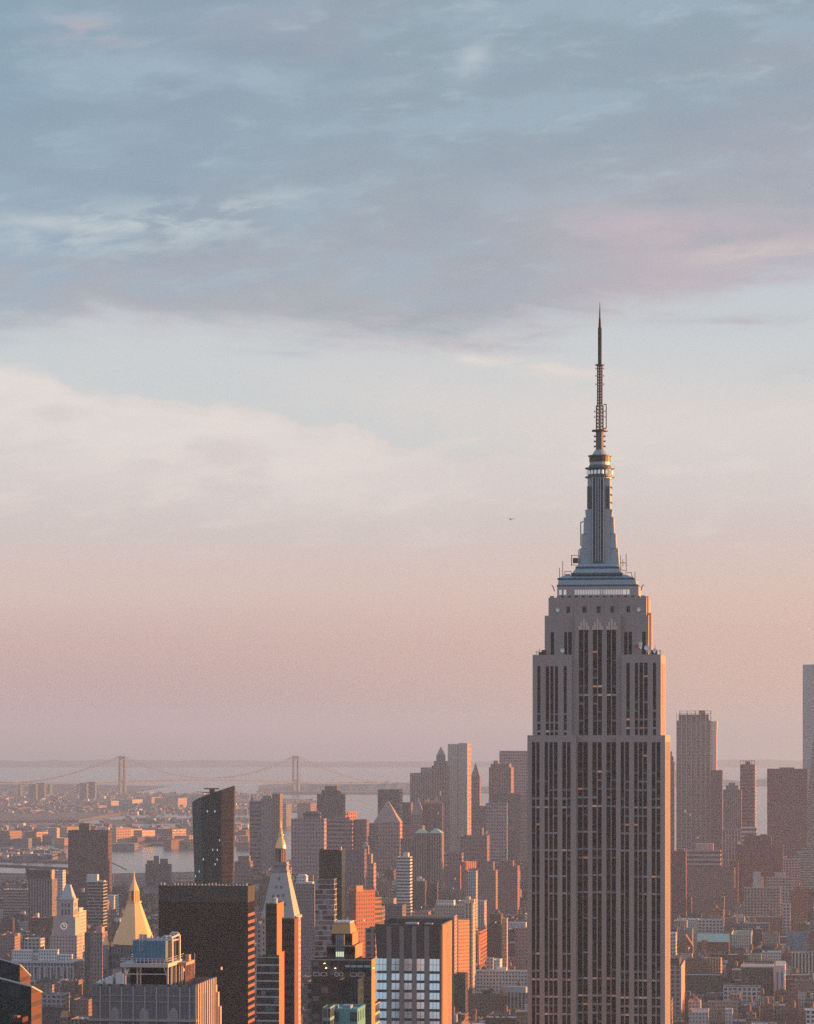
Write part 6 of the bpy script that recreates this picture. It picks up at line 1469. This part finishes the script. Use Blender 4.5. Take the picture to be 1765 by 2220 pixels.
def scatter(n, px0, px1, y0, y1, h0, h1, mi_w):
    for _ in range(n):
        px, py = rr.uniform(px0, px1), rr.uniform(y0, y1); X, Y = ground_pt(px, py); w, d, h = rr.uniform(7, 24), rr.uniform(9, 26), rr.uniform(h0, h1) * .8
        c, s_ = math.cos(R(rr.choice((-45, -38, -10, 20)))), 0
        a = R(rr.choice((-46, -14, -10, -6, 2, 18))); c, s_ = math.cos(a), math.sin(a)
        poly = [(X + u * c - v * s_, Y + u * s_ + v * c) for u, v in ((-w / 2, -d / 2), (w / 2, -d / 2), (w / 2, d / 2), (-w / 2, d / 2))]
        z0 = drop(X, Y); m.prism(poly, z0, z0 + 6 + h, rr.choices(range(4), mi_w)[0], rr.choice((4, 5, 5)))
scatter(900, -40, 600, 1722, 1768, 5, 14, (3, 2, 3, 1)); scatter(420, -30, 560, 1797, 1831, 6, 16, (3, 3, 2, 1)); scatter(50, 230, 545, 1777, 1785, 4, 9, (1, 2, 3, 1)); scatter(60, -30, 140, 1852, 1868, 6, 12, (1, 1, 4, 1)); scatter(70, 600, 690, 1738, 1756, 4, 9, (2, 2, 3, 1))
scatter(120, 640, 960, 1703, 1720, 4, 12, (1, 2, 3, 2))
o = m.build('distant_roofs', [plain('far_rust', (.17, .10, .085)), plain('far_buff', (.25, .20, .175)), plain('far_grey', (.12, .115, .125)), plain('far_white', (.5, .48, .47)), M_TAR, M_SILVER]); tag(o, kind='stuff')

# ------------------------------------------------------------------ street trees and squares
def tree_meshes(seed):
    rr = random.Random(seed); t = MB(); t.frust(7, .38, .16, 0, 6.5)
    for k in range(5): a = k * 1.26 + rr.random(); t.tube((0, 0, 3.5 + .5 * k), (2.6 * math.cos(a), 2.6 * math.sin(a), 7 + rr.random() * 2.5), .12, 4)
    c = MB(); cl = [(rr.gauss(0, 2.0), rr.gauss(0, 2.0), 8 + rr.gauss(0, 1.8), rr.uniform(1.1, 2.0)) for _ in range(16)]
    for cx_, cy2, cz, r_ in cl:
        for _ in range(34):
            v = Vector((rr.gauss(0, 1), rr.gauss(0, 1), rr.gauss(0, .8))).normalized() * r_ * rr.uniform(.55, 1.05); p = Vector((cx_, cy2, cz)) + v
            a = Vector((rr.gauss(0, 1), rr.gauss(0, 1), rr.gauss(0, 1))).normalized() * .42; b_ = a.orthogonal().normalized() * .42
            c.face([p - a - b_, p + a - b_, p + a + b_, p - a + b_])
    return t.mesh('trunk', plain('bark', (.06, .048, .04), .95)), c.mesh('crown', M_LEAF)
M_LEAF = plain('leaves', (.050, .056, .036), .9, var=.5, scale=.9)
TM = [tree_meshes(s) for s in (1, 2, 3)]
rr = random.Random(8)
TREES = []
for k in range(16): TREES.append((rr.uniform(1568, 1636), 3380 + rr.uniform(0, 260), 'the palazzo and the dark overhanging block', .9))
for k in range(7): TREES.append((1026 + 5.6 * k + rr.uniform(-1, 1), 3850 + rr.uniform(0, 60), 'behind the scaffolded building', 1.0))
for k in range(6): TREES.append((1660 + 9 * k, 3560 + rr.uniform(0, 40), 'beside the blue glass cube', .9))
TW = ['broad', 'slim', 'round', 'ragged', 'leaning', 'small']
for k, (px, Y, where, s_) in enumerate(TREES):
    X = (px - CX) / F * Y; FOOT.append((X * math.cos(G) + Y * math.sin(G) - 5, X * math.cos(G) + Y * math.sin(G) + 5, -X * math.sin(G) + Y * math.cos(G) - 5, -X * math.sin(G) + Y * math.cos(G) + 5))
    r_ = empty('street_tree', (X, Y, drop(X, Y) + 1.5), rr.random() * 6.28); sc_ = s_ * rr.uniform(.8, 1.35); r_.scale = (sc_, sc_, sc_ * rr.uniform(.9, 1.15))
    grp = 'trees in the dark square between the palazzo and the overhanging block' if k < 16 else ('trees behind the scaffolded building' if k < 23 else 'trees beside the blue glass cube')
    tag(r_, ('dark tree in the clump between the white palazzo and the dark overhanging block' if k < 16 else 'dark tree in the row behind the scaffolded red building' if k < 23 else 'dark tree in the row left of the blue glass cube'), 'tree', grp)
    for nm, me in zip(('trunk', 'crown'), TM[k % 3]): ob = bpy.data.objects.new(nm, me); COL.objects.link(ob); ob.parent = r_

# ------------------------------------------------------------------ the street blocks: every building its own thing
ca, sa = math.cos(G), math.sin(G)
W2 = lambda A, B_: (A * ca - B_ * sa, A * sa + B_ * ca)
PAL = [('dark red brick', (.125, .058, .05), 3), ('rust brick', (.18, .088, .066), 4), ('plum brown', (.095, .064, .066), 4), ('tan brick', (.26, .19, .155), 3), ('buff', (.33, .265, .225), 2),
       ('grey', (.19, .18, .185), 3), ('pale grey', (.36, .35, .365), 2), ('off-white', (.52, .50, .50), 2), ('charcoal', (.055, .052, .056), 3), ('rose brick', (.24, .155, .14), 3)]
RF = [('tar', 'black roof', 4), ('silver', 'silver roof', 3), ('white', 'white roof', 1.3), ('tan', 'tan roof', 1)]
FT = [('tank', 'water tank', 2.2), ('stair', 'stair house', 3), ('two', 'two roof houses', 2), ('vents', 'row of vents', 1.5), ('bare', 'bare roof', 1.0), ('both', 'stair house and water tank', 1.6)]
rr = random.Random(12)
pick = lambda L: rr.choices(L, [x[2] for x in L])[0]
lots = []
def limit(px):
    return 1912 if px < 560 else (1884 if px < 900 else (1868 if px < 1150 else 1862))
B_ = 1850.0
while B_ < 6650:
    hw_ = B_ * .138 + 60; A0 = B_ * math.tan(G); A = A0 - hw_ - rr.uniform(0, 120)
    while A < A0 + hw_:
        blk = rr.uniform(170, 260); a = A
        while a < A + blk:
            w = rr.choice((8, 9, 11, 13, 15, 18, 22, 28, 36)) * rr.uniform(.85, 1.1) * (1.25 if B_ > 4200 else 1)
            for row in (0, 1):
                d = rr.uniform(22, 29); bb = B_ + (0 if row == 0 else 60 - d)
                cx_, cy2 = W2(a + w / 2, bb)
                px = CX + F * cx_ / cy2
                dt = 560 < px < 1500 and cy2 > 3900
                u = rr.random()
                h = rr.uniform(11, 24) if u < .62 else rr.uniform(22, 42) if u < .93 else rr.uniform(42, 68)
                if w < 13: h = min(h, 26)
                if dt: h *= rr.uniform(1.2, 2.3)
                if cy2 > 5600 and px < 575: continue
                lots.append((a, bb, w, d, h, px, cx_, cy2))
            a += w + .4
        A += blk + 26
    B_ += 60 + 18
occ = {}
CS = 3
def cells(x0, x1, y0, y1):
    for i in range(int(max(0, x0) // CS), int(min(1764, x1) // CS) + 1):
        for j in range(int(max(1500, y0) // CS), int(min(2219, y1) // CS) + 1): yield i, j
for x0, x1, y0, y1, Y in TALLY:
    for c in cells(x0 + 1, x1 - 1, y0 + 1, y1):
        if occ.get(c, 1e9) > Y: occ[c] = Y
keep = []
for a, bb, w, d, h, px, cx_, cy2 in sorted(lots, key=lambda L: L[7]):
    if any(a < f1 + .5 and a + w > f0 - .5 and bb < f3 + .5 and bb + d > f2 - .5 for f0, f1, f2, f3 in FOOT): continue
    top = HY + (EYE - drop(cx_, cy2) - h) / cy2 * F
    lim = limit(px) + rr.uniform(0, 22); hv = w / 2 / cy2 * F
    for x0, x1, y0, y1, Y in TALLY:
        if Y > cy2 and x0 < px + hv and x1 > px - hv: lim = max(lim, y0 + (46 if y0 > 1985 else 66 if y0 > 1840 else 95))
    if top < lim:
        h = EYE - drop(cx_, cy2) - (lim - HY) / F * cy2
        if h < 8: continue
        top = HY + (EYE - drop(cx_, cy2) - h) / cy2 * F
    tb = HY + (EYE - drop(cx_, cy2) - h) / (cy2 + d) * F
    half_ = w / 2 / cy2 * F; gp = HY + EYE / cy2 * F
    vis = 0; cl = list(cells(px - half_, px + half_, tb, gp))
    for c in cl:
        if occ.get(c, 1e9) > cy2 - 1: vis += 1; occ[c] = cy2 - 1 if occ.get(c, 1e9) > cy2 else occ[c]
    if vis >= 2: keep.append([vis, a, bb, w, d, h, px, cx_, cy2])
used = {}
KC = {'row_house': 'row house', 'apartment_building': 'apartment house', 'loft_building': 'loft block', 'high_rise': 'high-rise'}
def kindof(w, h): return 'high_rise' if h > 44 else ('loft_building' if w > 24 else ('row_house' if h < 19 else 'apartment_building'))
keep.sort(key=lambda k: -k[0])
cnt = {}; rest = MB()
marks = LAND
def where(px, Y, n):
    c = sorted(marks, key=lambda m_: abs(m_[0] - px) + abs(m_[1] - Y) * .012)[n]
    dx = px - c[0]; side = '' if abs(dx) < 14 else (' left of' if dx < 0 else ' right of')
    far_ = '' if abs(dx) < 70 else 'well'
    if side: return (far_ + side).strip() + ' ' + c[2] + (', farther back' if Y > c[1] + 500 else '')
    return ('behind ' if Y > c[1] else 'before ') + c[2]
RM = [M_TAR, M_SILVER, M_WHITE, M_TANR]
for vis, a, bb, w, d, h, px, cx_, cy2 in keep:
    kd = kindof(w, h); cnt[kd] = cnt.get(kd, 0) + 1
    tone, col, _ = pick(PAL); rf, rfw, _ = pick(RF); ft, ftw, _ = pick(FT)
    j = rr.uniform(.8, 1.2); col = tuple(v * j for v in col)
    if cnt[kd] > 280 or vis < 3:
        wp = [W2(a + u, bb + v) for u, v in ((0, 0), (w, 0), (w, d), (0, d))]; z0 = drop(cx_, cy2)
        rest.prism(wp, z0, z0 + h, 0 if max(col) > .2 else 1, 2 + rr.choice((0, 0, 1, 1, 2)), top=True); continue
    hs_ = 'low' if h < 16 else 'mid-height' if h < 30 else 'tall' if h < 50 else 'very tall'
    ws_ = 'slim ' if w < 12 else 'broad ' if w > 30 else ''
    KN = {'row_house': 'house', 'apartment_building': 'walk-up', 'loft_building': 'loft', 'high_rise': 'high-rise'}[kd]
    lab = None
    for n in range(8):
        L_ = f'{hs_} {ws_}{tone} {KN}, {rfw}, {ftw}, {where(px, cy2, n)}'
        if len(L_.split()) > 16: L_ = f'{hs_} {ws_}{tone} {KN}, {ftw}, {where(px, cy2, n)}'
        if len(L_.split()) > 16: L_ = f'{hs_} {tone} {KN}, {where(px, cy2, n)}'
        if len(L_.split()) <= 16 and L_ not in used: lab = L_; break
    lab = lab or L_; used[lab] = 1
    x_, y_ = W2(a + w / 2, bb); root = empty(kd, (x_, y_, drop(x_, y_) + 1.5), G); tag(root, lab, KC[kd], {'row_house': 'row houses in the street blocks', 'apartment_building': 'walk-up apartment houses in the street blocks', 'loft_building': 'broad loft buildings in the street blocks', 'high_rise': 'taller buildings among the street blocks'}[kd])
    st = rr.choice({'row_house': ('small', 'punch'), 'apartment_building': ('small', 'punch', 'small', 'vert'), 'loft_building': ('big', 'small', 'punch', 'fins'), 'high_rise': ('small', 'punch', 'ribbon', 'vert', 'grid')}[kd])
    hw = w / 2 - .15; m = MB(); inn = m.walls([(-hw, 0), (hw, 0), (hw, d), (-hw, d)], -1.5, h, .9, .45, 0, 3.0, 1); m.build('walls', [ST[st], M_OBJ], root, col)
    m = MB(); m.face([(p[0], p[1], h - .9) for p in inn]); m.build('roof', ROOFS[rf], root)
    zr = h - .9; oc = rr.choice((col, (.42, .42, .44), (.10, .09, .09), (.26, .15, .12)))
    if ft in ('stair', 'two', 'both'):
        for k in range(2 if ft == 'two' else 1):
            sw, sd, sh = min(w * .32, rr.uniform(3, 7)), rr.uniform(3, 7), rr.uniform(2.6, 4.5) * (1.4 if h > 40 else 1); sx = rr.uniform(-hw + sw / 2 + 1, hw - sw / 2 - 1) if w > 10 else 0; sy = rr.uniform(2, d - sd - 2)
            m = MB(); m.box(sx - sw / 2, sx + sw / 2, sy, sy + sd, zr, zr + sh + .01 * k); m.build('roof_house', M_OBJ, root, oc)
    if ft in ('tank', 'both'): tank(root, rr.uniform(-hw * .6, hw * .6), rr.uniform(4, d - 4), zr + (2 if ft == 'tank' else 0), rr.uniform(1.5, 2.2), rr.uniform(3.2, 4.6))
    if ft != 'bare' and w > 10:
        for k in range(1 + (w > 16) + (w > 26)): m = MB(); c = rr.uniform(-hw + 1.5, hw - 1.5); e = rr.uniform(1.5, d - 3); g = rr.uniform(.6, 1.4); m.box(c - g, c + g, e, e + 1.5 * g, zr, zr + rr.uniform(.8, 2.2)); m.build('roof_unit', rr.choice((M_SILVER, M_METAL, M_WHITE, M_WOOD)), root)
    if ft == 'vents':
        for k in range(3): m = MB(); c = -hw * .6 + k * hw * .6; m.box(c - .8, c + .8, d * .4, d * .4 + 1.6, zr, zr + rr.uniform(1, 2)); m.build('vent', M_SILVER, root)
o = rest.build('distant_blocks', [plain('pale_blocks', (.30, .25, .235), var=.4, scale=.02), plain('dark_blocks', (.12, .085, .083), var=.4, scale=.02), M_TAR, M_SILVER, M_WHITE]); tag(o, kind='stuff')
open('/tmp/carpet.txt','w').write(repr((len(lots),len(keep),cnt)));print('CARPET', {k: v for k, v in cnt.items()}, 'labels', len(used))
